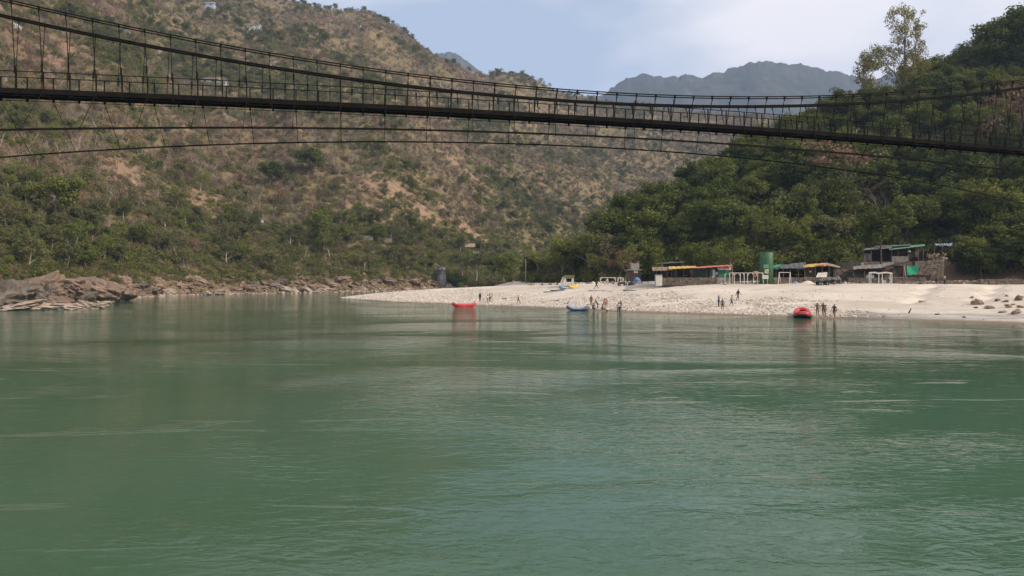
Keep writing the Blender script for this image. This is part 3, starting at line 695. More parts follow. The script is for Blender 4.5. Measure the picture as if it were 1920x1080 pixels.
# ------------------------------------------------------------------ trees, each one a thing
KP = {'dark': 'dark green broadleaf tree', 'mid': 'green broadleaf tree', 'hill': 'olive-green broadleaf tree', 'lime': 'bright yellow-green tree', 'olive': 'thin olive green tree', 'rust': 'reddish brown dry-leafed tree',
      'bare': 'pale leafless tree', 'bare_red': 'brown leafless tree', 'bare_dark': 'black-limbed leafless tree', 'tuft': 'flat-topped dark tree', 'bamboo': 'feathery light green bamboo clump'}
def tree(kind, loc, h, label, group=None, k=None, wide=1.0):
    pr = PROTO[kind]; tm, cm, nm, ph = pr[int(rng.integers(0, len(pr))) if k is None else k % len(pr)]
    s = h / ph
    o = thing(nm, label, 'bamboo' if kind == 'bamboo' else 'tree', loc, float(rng.uniform(0, 6.28)), group)
    o.scale = (s * wide, s * wide, s)
    link('culms' if kind == 'bamboo' else 'trunk', tm, o); link('leaves' if kind == 'bamboo' else ('twigs' if kind.startswith('bare') else 'crown'), cm, o)
    return o
def join_tree(tm, cm, key):
    me = bpy.data.meshes.new(key); bm = bmesh.new(); bm.from_mesh(tm); n = len(bm.faces); bm.from_mesh(cm); bm.faces.ensure_lookup_table()
    for i in range(n, len(bm.faces)): bm.faces[i].material_index = 1
    bm.to_mesh(me); bm.free(); me.materials.append(tm.materials[0]); me.materials.append(cm.materials[0]); return me
JT = {k: [join_tree(a, b_, 'wood_' + k) for a, b_, _, _ in v] for k, v in PROTO.items()}

TREES = []                                                        # (thing, kind, zone, pixel column): labels are written once all stand
def zone_left(x, y):
    c = 'above the left rock outcrop' if x < 170 else 'near the reddish scar' if x < 310 else 'around the pale scar' if x < 480 else \
        'right of the pale scar' if x < 640 else 'by the long brown slide' if x < 800 else 'behind the grey tower' if x < 930 else 'left of the dark forest'
    return ('low ' if y > 440 else 'midway up ' if y > 330 else 'high up ') + c
# left hillside: sampled over the slope as it shows in the picture
cand = []
tries = 0
while len(cand) < 175 and tries < 6000:
    tries += 1
    x = rng.uniform(8, 1080); y = 180 + 345 * rng.uniform(0, 1) ** 0.62
    if x > 950 and y > 440: continue
    dmin = 15 + 13 * (y - 180) / 345
    if any((x - a) ** 2 + (y - b_) ** 2 < dmin ** 2 for a, b_ in cand): continue
    cand.append((x, y))
for (x, y) in cand:
    p = hit(x, y, z_left)
    if p is None or p.y < float(L_base(p.x / p.y)) + 14: continue
    if float(scar_at(np.array(p.x), np.array(p.y))) > 0.55 and rng.uniform() < 0.75: continue
    gq = float(fbm(np.array(p.x / 45), np.array(p.y / 45), 501, 3)) * 2 + rng.normal() * 0.15 + (0.12 if y > 430 else 0)
    if gq > 0.04: k = rng.choice(['hill', 'mid', 'lime', 'olive'], p=[.46, .16, .22, .16])
    else: k = rng.choice(['bare', 'bare_red', 'rust', 'olive', 'hill'], p=[.4, .2, .1, .16, .14])
    k = str(k); h = rng.uniform(6.0, 10.5) * (1.0 if y > 330 else 0.85)
    zz = zone_left(x, y)
    TREES.append((tree(k, p - Vector((0, 0, 0.3)), h, None), k, zz, x))
# a few that stand out
def key_tree(kind, x, yb, yt, label, fn=ground, Y=None, wide=1.0, k=None, dz=0.3):
    p = hit(x, yb, fn) if Y is None else Vector(((x - CX) / F * Y, Y, CAMZ + (HOR - yb) / F * Y))
    if p is None:                                                # the foot lies hidden behind the ridge: stand it on the crest
        u = (x - CX) / F; Yc = float(R_sky(u)); p = Vector((u * Yc, Yc, float(z_right(np.array(u), np.array(Yc)))))
    h = max(4.0, CAMZ + (HOR - yt) / F * p.y - p.z)
    return tree(kind, p - Vector((0, 0, dz)), h + dz, label, None, k, wide)
key_tree('bare_dark', 218, 402, 335, 'tall black-limbed leafless tree left of the reddish earth scar', k=0)
key_tree('bare_dark', 236, 400, 332, 'spreading black-limbed leafless tree in front of the reddish earth scar', k=1, wide=1.3)
key_tree('mid', 100, 424, 318, 'green tree with a long pale leaning trunk high above the left rocks', k=1)
key_tree('lime', 605, 470, 395, 'broad bright green tree at the left end of the long brown slide', wide=1.3, k=0)
key_tree('mid', 268, 470, 415, 'rounded green tree on pale twin stems above the rocky left bank', k=2)
key_tree('dark', 165, 515, 462, 'dense green tree just above the boulders of the left bank', wide=1.2)
key_tree('bare', 170, 470, 425, 'wide grey leafless tree above the boulders at left', wide=1.5)
key_tree('dark', 575, 330, 275, 'dark round tree under the wind cable of the bridge', wide=1.3)
key_tree('dark', 505, 350, 300, 'dark bushy tree clump below the wind cable, left of the round one', wide=1.3)

# valley floor behind the bar
for (x, yb, yt, k, lab) in [(868, 520, 470, 'hill', 'green tree just right of the grey river tower'), (893, 522, 462, 'hill', 'leafy green tree second to the right of the grey tower'), (918, 524, 475, 'dark', 'dark tree third to the right of the grey tower'),
        (945, 526, 478, 'hill', 'bushy green tree left of the tall bare pole'), (968, 527, 470, 'mid', 'leafy tree directly left of the tall bare pole'), (1018, 527, 455, 'lime', 'straight-trunked leafy tree right of the tall bare pole'),
        (1002, 527, 478, 'dark', 'dark bush-like tree right behind the tall bare pole'), (1042, 524, 462, 'bare_red', 'brown leafless tree behind the white kiosk'), (1052, 524, 452, 'hill', 'spreading green tree behind the white kiosk'),
        (1078, 522, 440, 'mid', 'tall green tree right behind the white kiosk'), (1100, 522, 436, 'lime', 'light green tree behind the white play frames'), (1118, 516, 430, 'olive', 'olive tree at the left edge of the dark forest'),
        (1145, 522, 455, 'bare_red', 'twiggy brown leafless bush-tree left of the stone watch hut'), (1160, 522, 462, 'rust', 'dry brown tree left of the stone watch hut'), (1132, 522, 470, 'lime', 'small green tree behind the lattice frames')]:
    key_tree(k, x, yb, yt, lab, Y=float(np.interp(x, [860, 960, 1000, 1160], [300, 255, 215, 178])), wide=1.25)

# wooded right bank
RT = []
def right_ok(u, Y, d):
    X = u * Y
    return all((X - a) ** 2 + (Y - b_) ** 2 > d * d for a, b_ in RT)
tries = 0
while len(RT) < 128 and tries < 8000:
    tries += 1
    u = rng.uniform(0.125, 0.715); f = rng.uniform(0, 1) ** 0.85; Y = float(R_toe(u)) - 2 + f * (float(R_sky(u)) - float(R_toe(u)) + 6)
    if 0.44 < u < 0.64 and Y < float(R_toe(u)) + 13: continue
    zq = float(z_right(np.array(u), np.array(Y))); xq = CX + F * u; yq = HOR - F * (zq - CAMZ) / Y
    if (1375 < xq < 1512 and 400 < yq) or (1580 < xq < 1672 and 385 < yq < 480) or (1235 < xq < 1300 and yq > 440) or (1755 < xq < 1800 and 350 < yq < 420) or (1575 < xq < 1630 and 262 < yq < 300): continue
    if not right_ok(u, Y, 6.6): continue
    RT.append((u * Y, Y))
for (X, Y) in RT:
    u = X / Y; z = float(z_right(np.array(u), np.array(Y))); x = CX + F * u; y = HOR - F * (z - CAMZ) / Y
    n_ = float(fbm(np.array(X / 20), np.array(Y / 20), 801, 2)) * 2 + rng.normal() * 0.18
    n_ += 0.30 if x < 1560 else -0.02
    k = 'dark' if n_ < 0.06 else ('mid' if n_ < 0.34 else ('hill' if n_ < 0.5 else 'lime'))
    if rng.uniform() < 0.05: k = 'bare'
    if rng.uniform() < 0.05: k = 'rust'
    h = rng.uniform(9.0, 14.0) * (0.85 if y > 470 else 1.0)
    if k in ('bare', 'rust'): h *= 0.85
    where = ('low ' if y > 455 else 'mid-slope ' if y > 300 else 'near the ridge ') + \
            ('behind the watch hut' if x < 1220 else 'behind the long stall' if x < 1380 else 'behind the green tank' if x < 1500 else 'above the tarp shack' if x < 1600 else 'above the terrace huts' if x < 1700 else 'above the retaining wall' if x < 1770 else 'above the blue canopy' if x < 1840 else 'at far right')
    TREES.append((tree(k, (X, Y, z - 0.4), h, None, wide=float(rng.uniform(1.0, 1.3))), k, where, x))
ORD = ['leftmost', 'second from left', 'third from left', 'fourth from left', 'fifth from left', 'sixth from left', 'seventh from left', 'eighth from left', 'ninth from left', 'tenth from left', 'eleventh from left', 'twelfth from left']
_z = {}
for q_ in TREES: _z.setdefault((q_[1], q_[2]), []).append(q_)
for (k, zz), lst in _z.items():
    lst.sort(key=lambda q_: q_[3])
    for i, q_ in enumerate(lst):
        q_[0]['group'] = KP[k] + 's ' + zz
        q_[0]['label'] = KP[k] + ' ' + zz if len(lst) == 1 else ORD[min(i, 11)] + ' of the ' + KP[k] + 's ' + zz
for (x, yb, yt, k, lab, wd_) in [
        (1608, 432, 262, 'bare_red', 'tall tan leafless tree with forked crown below the bridge deck', 1.0), (1645, 424, 340, 'bare', 'small pale leafless tree on the slope above the terrace huts', 1.0), (1662, 424, 345, 'bare', 'thin pale leafless tree right of its twin above the terrace huts', 0.8),
        (1780, 402, 308, 'bare', 'crooked pale leafless tree on the dark slope at right', 1.4), (1590, 372, 262, 'rust', 'dry brown tree right under the bridge deck', 1.5), (1895, 330, 135, 'rust', 'tall brown tree draped in dry creeper at the right edge', 0.8),
        (1440, 470, 372, 'bamboo', 'tall feathery bamboo clump behind the green tank', 1.3), (1478, 480, 395, 'bamboo', 'feathery bamboo clump right of the tallest one behind the tarp shack', 1.2), (1405, 478, 400, 'bamboo', 'light bamboo clump left of the green tank', 1.1),
        (1270, 480, 375, 'lime', 'rounded light green tree above the long stall', 1.2), (1190, 500, 378, 'dark', 'large dark tree at the left end of the forest', 1.2), (1168, 505, 390, 'dark', 'leftmost large dark tree of the forest', 1.1),
        (1425, 478, 420, 'bare', 'spindly tan leafless tree just above the green tank', 0.8), (1240, 500, 445, 'bare_red', 'grey-brown leafless tree behind the thatched end of the stall', 1.2),
        (1870, 505, 415, 'mid', 'leafy tree over the right end of the beach terrace', 1.4), (1820, 510, 440, 'mid', 'leafy tree left of the one over the right terrace end', 1.3), (1905, 515, 440, 'mid', 'broad leafy tree at the right edge above the stone wall', 1.4),
        (1790, 512, 462, 'dark', 'low dark bushy tree beside the retaining wall', 1.5), (1570, 470, 400, 'dark', 'dark tree rising behind the yellow-roofed shack', 1.2), (1545, 490, 440, 'mid', 'bushy green tree right behind the yellow-roofed shack', 1.4), (1505, 492, 445, 'mid', 'bushy green tree behind the grey tarp roof', 1.4),
        (1760, 185, 98, 'tuft', 'dark flat-topped tree on the ridge right of the tall pale tree', 1.2), (1797, 170, 92, 'tuft', 'small umbrella-shaped tree alone on the ridge line', 1.0), (1855, 150, 40, 'dark', 'tall dark tree on the ridge at upper right', 1.1), (1905, 140, 8, 'dark', 'tallest dark tree at the upper right corner', 1.2),
        (1585, 250, 165, 'dark', 'rounded dark tree on the ridge behind the bridge cables', 1.1), (1612, 235, 162, 'tuft', 'small tufted tree on the ridge behind the bridge cables', 0.8), (1540, 265, 188, 'mid', 'leafy ridge tree left of the rounded one behind the cables', 1.3)]:
    key_tree(k, x, yb, yt, lab, z_right, wide=wd_)
key_tree('dark', 1652, 491, 385, 'large leafy tree with pale trunk in front of the upper terrace hut', Y=147, wide=0.9, k=1)

# the tall emergent tree on the ridge
r = np.random.default_rng(900); EY = 232.0
def E_(x, y, dy=0): return P(x, y, EY) + Vector((0, dy, 0))
gz = hit(1703, 235, z_right)
et = thing('emergent_tree', 'tall airy pale green tree with a long left limb on the ridge skyline', 'tree', (E_(1704, 240).x, EY, E_(1704, 240).z))
mb = MB()
mb.tube([E_(1704, 260), E_(1705, 205), E_(1701, 150, .4), E_(1697, 100, .2), E_(1697, 60), E_(1694, 22)], [.75, .6, .45, .3, .18, .06], 7)
mb.tube([E_(1703, 170), E_(1711, 130, -.6), E_(1714, 95, -.8), E_(1718, 55, -1)], [.32, .25, .16, .05], 6)
mb.tube([E_(1706, 196), E_(1694, 165, .8), E_(1682, 137, 1), E_(1665, 120, 1.2), E_(1645, 126, 1), E_(1626, 116, .8)], [.45, .36, .3, .22, .14, .05], 6)
for a in ([(1665, 120), (1657, 104), (1652, 88)], [(1645, 126), (1634, 140), (1628, 156)], [(1665, 121), (1652, 118), (1640, 106), (1630, 100)], [(1682, 137), (1672, 118), (1670, 100)], [(1700, 130), (1688, 105), (1684, 80)], [(1698, 75), (1708, 52), (1712, 32)],
          [(1697, 62), (1684, 46), (1676, 34)], [(1712, 110), (1724, 95), (1732, 98)], [(1703, 160), (1716, 150), (1724, 128)], [(1665, 121), (1660, 132), (1655, 140)], [(1714, 95), (1722, 70), (1724, 48)], [(1697, 100), (1685, 90), (1678, 62)]):
    mb.tube([E_(x, y, r.normal() * .8) for x, y in a], [.14, .09, .03], 5)
mb.build('trunk', M['bark_pale'], et, True)
cl = [(1693, 20), (1686, 28), (1708, 30), (1720, 38), (1680, 34), (1674, 44), (1700, 44), (1716, 54), (1726, 50), (1690, 62), (1704, 68), (1720, 72), (1682, 74), (1678, 56), (1698, 84), (1712, 88), (1726, 92), (1684, 96), (1704, 104), (1722, 108), (1732, 104), (1694, 116),
      (1668, 92), (1658, 98), (1672, 106), (1650, 104), (1640, 106), (1630, 100), (1622, 112), (1616, 124), (1628, 128), (1612, 134), (1636, 116), (1630, 146), (1626, 158), (1620, 140), (1662, 112), (1676, 120), (1714, 124), (1724, 126), (1700, 136), (1712, 142), (1704, 156), (1716, 160), (1696, 172), (1712, 178), (1708, 196), (1718, 196), (1696, 198), (1654, 136), (1646, 120)]
cl = cl + [(x + r.normal() * 6, y + r.normal() * 6) for x, y in cl for _ in range(3)]
cs = np.array([np.array(E_(x, y, r.normal() * 2.2)) for x, y in cl]); V, Fq = leaves(cs, r.uniform(0.9, 2.0, len(cs)), 34, 0.5, r, flat=1.0)
V = V - np.array(et.location)
link('crown', mesh_np('emergent_crown', V, Fq, [M['leaf_pale']]), et)

# what is left of the woods reads as one mass
u, Y, t_ = hill_points(9200, z_left, -0.78, 0.43, L_base, L_sky, 0.8, 1.0)
X = u * Y; Z = z_left(u, Y); gq = fbm(X / 45, Y / 45, 501, 3) * 2 + rng.normal(size=len(u)) * 0.12; sv = scar_at(X, Y)
ok_ = (sv < 0.4) & (Y > L_base(u) + 18) & ((gq > 0.05) | (rng.uniform(size=len(u)) < 0.6)) & (rng.uniform(size=len(u)) > 0.75 * (t_ - 0.3))
X, Y, Z, gq, t_ = X[ok_], Y[ok_], Z[ok_], gq[ok_], t_[ok_]
tk = ['mid', 'dark', 'lime', 'olive', 'bare', 'bare_red', 'rust', 'hill']; tme = sum((JT[k] for k in tk), []); toff = {}; q = 0
for k in tk: toff[k] = (q, len(JT[k])); q += len(JT[k])
pick = []
for i in range(len(X)):
    k = str(rng.choice(['hill', 'mid', 'lime', 'olive'], p=[.5, .1, .12, .28])) if gq[i] > 0.10 else str(rng.choice(['bare', 'bare_red', 'olive', 'rust'], p=[.5, .24, .2, .06]))
    a, n_ = toff[k]; pick.append(a + int(rng.integers(0, n_)))
scatter('hillside_woodland', 'thin mixed woodland spread over the left hillside', 'woodland', np.stack([X, Y, Z - 0.3], -1), rng.uniform(0.35, 0.75, len(X)), pick, tme, 0.06)
# tree fringe along the sky line of the left ridge
u = rng.uniform(-0.32, 0.30, 150); Y = L_sky(u) * rng.uniform(0.97, 1.01, 150); X = u * Y; Z = z_left(u, Y)
scatter('ridge_trees', 'tiny scattered trees along the ridge line of the left hill', 'woodland', np.stack([X, Y, Z - 0.3], -1), rng.uniform(0.35, 0.85, 150), rng.choice([toff['bare'][0], toff['olive'][0], toff['mid'][0], toff['bare_red'][0]], 150), tme, 0.06)
# forest fill at right
fx = []
for _ in range(520):
    u = rng.uniform(0.12, 1.3); Y = float(R_toe(u)) + rng.uniform(0.05, 1.25) * (float(R_sky(u)) - float(R_toe(u)))
    if 0.42 < u < 0.66 and Y < float(R_toe(u)) + 18: continue
    zq = float(z_right(np.array(u), np.array(Y))); xq = CX + F * u; yq = HOR - F * (zq - CAMZ) / Y
    if (1375 < xq < 1512 and 400 < yq) or (1580 < xq < 1672 and 385 < yq < 480) or (1235 < xq < 1300 and yq > 440) or (1755 < xq < 1800 and 350 < yq < 420) or (1575 < xq < 1630 and 262 < yq < 300): continue
    fx.append((u * Y, Y, float(z_right(np.array(u), np.array(Y))) - 0.5))
fx = np.array(fx)
scatter('forest', 'dense dark forest filling the steep right bank', 'forest', fx, rng.uniform(0.6, 1.1, len(fx)), [toff['dark'][0] + int(rng.integers(0, 4)) if rng.uniform() < 0.5 else toff[str(rng.choice(['mid', 'mid', 'hill']))][0] + int(rng.integers(0, 4)) for _ in fx], tme, 0.05)
# bushes between the beach and the valley trees
bx = []
for _ in range(300):
    x = rng.uniform(840, 1180); u = (x - CX) / F; Y = float(np.interp(x, [840, 960, 1000, 1180], [296, 258, 205, 172])) + rng.uniform(0, 22); bx.append((u * Y, Y, max(float(ground(np.array(u), np.array(Y))), CAMZ - (26 - 6 * (x - 840) / 340) / F * Y) - 0.2))
bx = np.array(bx)
scatter('valley_thicket', 'green and brown thicket between the beach and the valley trees', 'thicket', bx, rng.uniform(0.8, 1.6, len(bx)), [kid[str(rng.choice(['green', 'dark', 'olive', 'twigr', 'lime']))] + int(rng.integers(0, 3)) for _ in bx], meshes)

# ------------------------------------------------------------------ rocks
def rock_mesh(name, seed, m, npts=16, sub=0, rough=0.0, sq=(1, 1, 1)):
    r = np.random.default_rng(seed); bm = bmesh.new()
    for k in range(npts):
        d = r.normal(size=3); d /= np.linalg.norm(d); d *= r.uniform(0.8, 1.1); d = np.sign(d) * np.abs(d) ** 0.8
        bm.verts.new(d * 0.5 * np.array(sq))
    bmesh.ops.convex_hull(bm, input=bm.verts[:])
    loose = [v for v in bm.verts if not v.link_faces]
    if loose: bmesh.ops.delete(bm, geom=loose, context='VERTS')
    if sub:
        bmesh.ops.triangulate(bm, faces=bm.faces[:])
        for _ in range(sub): bmesh.ops.subdivide_edges(bm, edges=bm.edges[:], cuts=1, use_grid_fill=True)
        bmesh.ops.triangulate(bm, faces=bm.faces[:])
        co = np.array([v.co[:] for v in bm.verts])
        d = fbm(co[:, 0] * 3 + seed, co[:, 1] * 3 + co[:, 2] * 4, seed, 4) + 0.5 * fbm(co[:, 2] * 9 + seed, co[:, 0] * 4 - co[:, 1] * 3, seed + 3, 3)
        st = np.round(d * 7) / 7 * 0.6 + d * 0.4
        for v, q in zip(bm.verts, st): v.co += v.co.normalized() * float(q) * rough
    me = bpy.data.meshes.new(name); bm.to_mesh(me); bm.free(); me.materials.append(m); return me
RK = {k: [rock_mesh('rock_' + k, 600 + 10 * j + i, M[m], 22, 3, 0.42, (1, .9, .75)) for i in range(4)] for j, (k, m) in enumerate((('brown', 'rock'), ('grey', 'rock_grey'), ('pale', 'rock_pale'), ('beach', 'boulder')))}
def boulder(name, kind, p, w, h, d, label, group=None, k=0, tilt=0.0, sink=0.3):
    o = link(name, RK[kind][k % 4]); o.location = (p.x, p.y, p.z + h * (0.5 - sink)); o.scale = (w, d, h / 0.75)
    o.rotation_euler = (rng.normal() * tilt, rng.normal() * tilt, rng.normal() * 0.35)
    return tag(o, label, 'rock', group)
for i, (x, y, w, h, Y, k, lab) in enumerate([
        (5, 578, 130, 66, 128, 'grey', 'huge dark grey rock face at the left edge of the river'), (62, 572, 120, 60, 135, 'brown', 'big tan rock mass right of the dark rock face'), (92, 566, 70, 44, 131, 'brown', 'brown block leaning on the tan rock mass'),
        (60, 545, 90, 34, 142, 'brown', 'pale-topped rock crowning the left outcrop'), (88, 563, 46, 42, 129, 'grey', 'dark grey slab in the middle of the left outcrop'), (158, 572, 46, 32, 128, 'grey', 'rounded grey rock near the tip of the left outcrop'),
        (148, 560, 80, 40, 141, 'brown', 'brown hump of rock behind the rounded grey one'), (30, 582, 90, 17, 122, 'pale', 'water-washed pale ledge at the left edge'), (78, 580, 80, 15, 124, 'pale', 'second pale ledge along the waterline of the outcrop'),
        (122, 580, 70, 15, 125, 'pale', 'third pale ledge along the waterline of the outcrop'), (160, 578, 60, 14, 127, 'pale', 'pale ledge below the rounded grey rock'), (189, 576, 34, 15, 130, 'pale', 'pale rock at the very tip of the left outcrop'),
        (190, 556, 90, 38, 152, 'brown', 'brown layered rock behind the tip of the outcrop'), (140, 545, 80, 30, 156, 'brown', 'brown rock ledge under the green tree at left'), (-60, 575, 150, 80, 130, 'brown', 'rock mass cut by the left picture edge'), (225, 556, 70, 24, 168, 'brown', 'brown ledge running right from the outcrop'),
        (110, 575, 50, 24, 128, 'brown', 'small brown block between the ledges of the outcrop'), (40, 560, 60, 40, 131, 'brown', 'brown block on the shoulder of the dark rock face')]):
    p = P(x, y, Y); boulder('rock', k, p, w / F * Y, h / F * Y, w / F * Y * 0.75, lab, 'rocks of the left outcrop', i, 0.12, 0.2)
# boulders along the left bank
zb = lambda x: 'below the reddish scar' if x < 330 else 'below the pale earth scar' if x < 480 else 'opposite the tip of the sand bar' if x < 660 else 'behind the sand bar' if x < 800 else 'around the foot of the grey tower'
BANK = {}
for i in range(74):
    x = 215 + 720 * (i + rng.uniform(0, 1)) / 74; u = (x - CX) / F; off = rng.uniform(-1, 12); Y = float(L_base(u)) + off
    w = rng.uniform(1.8, 4.6); kk = 'pale' if off < 2 else str(rng.choice(['brown', 'brown', 'grey']))
    bo = boulder('boulder', kk, Vector((u * Y, Y, max(0, float(z_left(np.array(u), np.array(Y)))))), w * 1.3, w * 0.6, w, None, None, i, 0.3); BANK.setdefault((kk, zb(x)), []).append(bo)
for (kk, zz), lst in BANK.items():
    for i, bo in enumerate(lst):
        nm_ = {'pale': 'pale washed', 'brown': 'brown', 'grey': 'dark grey'}[kk]; bo['group'] = nm_ + ' bank boulders ' + zz
        bo['label'] = nm_ + ' boulder on the far bank ' + zz if len(lst) == 1 else ORD[min(i, 11)] + ' of the ' + nm_ + ' bank boulders ' + zz
small = [rock_mesh('pebble', 700 + i, M['rock'], 14) for i in range(4)] + [rock_mesh('pebble_pale', 710 + i, M['rock_pale'], 14) for i in range(3)]
n = 2600; x = rng.uniform(-40, 1010, n); u = (x - CX) / F; off = rng.uniform(-1.5, 15, n); Y = L_base(u) + off; Z = np.maximum(z_left(u, Y), -0.1)
scatter('bank_rubble', 'broken brown rock rubble along the left river bank', 'rubble', np.stack([u * Y, Y, Z], -1), np.stack([rng.uniform(0.5, 2.6, n), rng.uniform(0.5, 1.8, n), rng.uniform(0.3, 1.3, n)], -1), np.where(off < 1.2, rng.integers(4, 7, n), rng.integers(0, 4, n)), small, 0.35)
# cobbles on the beach
cob = [rock_mesh('cobble', 720 + i, M['cobble'], 10) for i in range(6)]
n = 34000; x = rng.uniform(640, 1660, n); u = (x - CX) / F; t_ = rng.uniform(0.03, 1.0, n); Y = B_w(u) + t_ * (B_c(u) - B_w(u)); X = u * Y
lim = np.interp(x, [640, 760, 900, 950, 1010, 1100, 1250, 1380, 1440, 1520, 1580], [0.5, 0.85, 0.85, 0.5, 0.3, 0.5, 0.55, 0.42, 0.40, 0.42, 0.2]) + fbm(X / 9, Y / 6, 91, 3) * 0.55
hole = fbm(X / 6, Y / 4, 95, 3); ok_ = (t_ < lim) & (hole > -0.12 - 0.1 * rng.uniform(size=n)) & ~((x > 1335) & (x < 1400) & (t_ > 0.12) & (t_ < 0.5) & (rng.uniform(size=n) < 0.8))
X, Y, u = X[ok_], Y[ok_], u[ok_]; n = len(X); s_ = rng.uniform(0.12, 0.38, n) * np.where(rng.uniform(size=n) < 0.05, 1.8, 1.0)
scatter('beach_cobbles', 'pale river cobbles strewn over the lower beach', 'cobbles', np.stack([X, Y, z_beach(u, Y) + 0.02], -1), np.stack([s_ * rng.uniform(0.9, 1.5, n), s_, s_ * rng.uniform(0.35, 0.7, n)], -1), rng.integers(0, 6, n), cob, 0.3)
n = 1500; x = rng.uniform(700, 1930, n); u = (x - CX) / F; t_ = rng.uniform(0.05, 1.1, n); Y = B_w(u) + t_ * (B_c(u) - B_w(u)); pn = fbm(u * Y / 10, Y / 5, 97, 3); ok_ = pn > rng.uniform(-0.15, 0.3, n) + np.where(x > 1500, 0.12, 0); u, Y = u[ok_], Y[ok_]; n = len(u)
scatter('beach_pebbles', 'dark pebbles and twigs sprinkled over the open sand', 'pebbles', np.stack([u * Y, Y, z_beach(u, Y) + 0.01], -1), rng.uniform(0.06, 0.22, (n, 1)) * np.array([[1.6, 1.0, 0.6]]), rng.integers(0, 4, n), small, 0.2)
for i, (x, y, w, h, lab) in enumerate([(1832, 571, 20, 10, 'large smooth brown boulder on the sand at right'), (1905, 588, 20, 9, 'pointed brown boulder nearest the water at right'), (1856, 579, 17, 6, 'low brown boulder between the smooth and the pointed one'), (1891, 577, 14, 5.5, 'flat brown boulder behind the pointed one'),
        (1870, 565, 14, 5, 'flat grey slab left of the tilted slab'), (1883, 567, 14, 4, 'thin dark slab beside the tilted slab'), (1910, 563, 19, 10, 'tilted grey slab at the right picture edge'), (1822, 560, 7, 4, 'small dark stone above the smooth boulder'), (1887, 556, 6, 4, 'small stone near the stone wall at right'),
        (1880, 586, 16, 4, 'low reddish stone left of the pointed boulder'), (1914, 577, 14, 5, 'brown boulder cut by the right picture edge'), (1808, 596, 7, 2.5, 'tiny stone near the waterline at right'), (1829, 578, 7, 3, 'small dark stone just below the smooth boulder'), (1900, 572, 9, 3.5, 'small reddish stone beyond the flat boulder')]):
    p = hit(x, y, z_beach); boulder('boulder', 'grey' if 'grey' in lab or 'dark' in lab else 'beach', p, w / F * p.y * 1.1, h / F * p.y * 1.5, w / F * p.y * 0.8, lab, 'boulders on the sand', i, 0.15)

# ------------------------------------------------------------------ suspension footbridge
BA, BB, BC_ = 0.0329472, -0.6887273, 0.0071229        # fitted from the spacing of the railing posts
def br(n, off=0.0, z=0.0):
    """plan point at post number n; off > 0 is away from the camera, square to the bridge"""
    ax = math.atan2(BC_, BA)
    return Vector((48 * (BA * n + BB) - math.sin(ax) * off, 48 * (1 + BC_ * n) + math.cos(ax) * off, z))
def n_of(x, off):
    a = math.atan2(BC_, BA); u = (x - CX) / F; ox, oy = -math.sin(a) * off, math.cos(a) * off
    return (u * (48 + oy) - 48 * BB - ox) / (48 * BA - 48 * BC_ * u)
def fitz(samples, off, deg, ext=None):
    ns, zs = [], []
    for x, y in samples:
        o = 0.0
        n = n_of(x, off if not callable(off) else off(26))
        for _ in range(6):
            o = off(n) if callable(off) else off; n = n_of(x, o)
        ns.append(n); zs.append(CAMZ + (HOR - y) / F * br(n, o).y)
    return np.poly1d(np.polyfit(ns, zs, deg))
W = 1.7; CO = 0.7
deck_z = fitz([(0, 164.4), (240, 174), (480, 185), (720, 196.3), (960, 209.5), (1200, 222.8), (1440, 239.4), (1680, 258.4), (1920, 277)], 0.0, 2)
nc_z = fitz([(13, 4.4), (65, 14), (118, 25), (219, 46.5), (318, 65.8), (413, 85), (507, 102), (596, 115.6), (684, 129), (769.5, 140.7), (851, 151), (928, 160.6), (1006, 166.8), (1083, 172.4), (1156, 177), (1227, 179.6), (1297, 182), (1365, 183), (1433, 183.7), (1536, 181), (1633, 177), (1721, 171), (1818, 163), (1884, 157.6)], -CO, 2)
fc_z = fitz([(0, 29.6), (70, 46), (167, 63.7), (252, 80.6), (347, 97.8), (438, 115), (523, 129), (640, 145), (760, 161.5), (877, 175), (987, 184.3), (1090, 192), (1193, 197), (1291, 199.4), (1390, 200.3), (1513, 197.6), (1601, 194), (1684, 189), (1793, 180), (1873, 171)], W + CO, 2)
noff = lambda n: -(0.3 + 0.0050 * (n - 26) ** 2); foff = lambda n: W + 0.3 + 0.0060 * (n - 26) ** 2
nw_z = fitz([(0, 240.6), (250, 240.6), (450, 240.6), (550, 241.5), (718, 242.4), (877, 246), (1036, 252), (1181, 257), (1324, 266), (1530, 282), (1668, 294), (1798, 309.6), (1920, 322)], noff, 2)
fw_z = fitz([(0, 293), (151, 285), (314, 277), (474, 269.6), (638, 266.7), (796, 266), (942, 268), (1083, 274), (1220, 280), (1345, 292.7), (1440, 302), (1579, 318.5), (1700, 336)], foff, 2)
N0, N1 = -34, 84
o0 = br(26, 0, float(deck_z(26)))
bridge = thing('suspension_footbridge', 'dark steel suspension footbridge with wire ropes spanning the river overhead', 'bridge', (o0.x, o0.y, 0))
def path(off, zf, dz=0.0, step=1.0, a=N0, b_=N1):
    return [br(n, off(n) if callable(off) else off, float(zf(n)) + dz) for n in np.arange(a, b_ + 0.01, step)]
up = Vector((0, 0, 1))
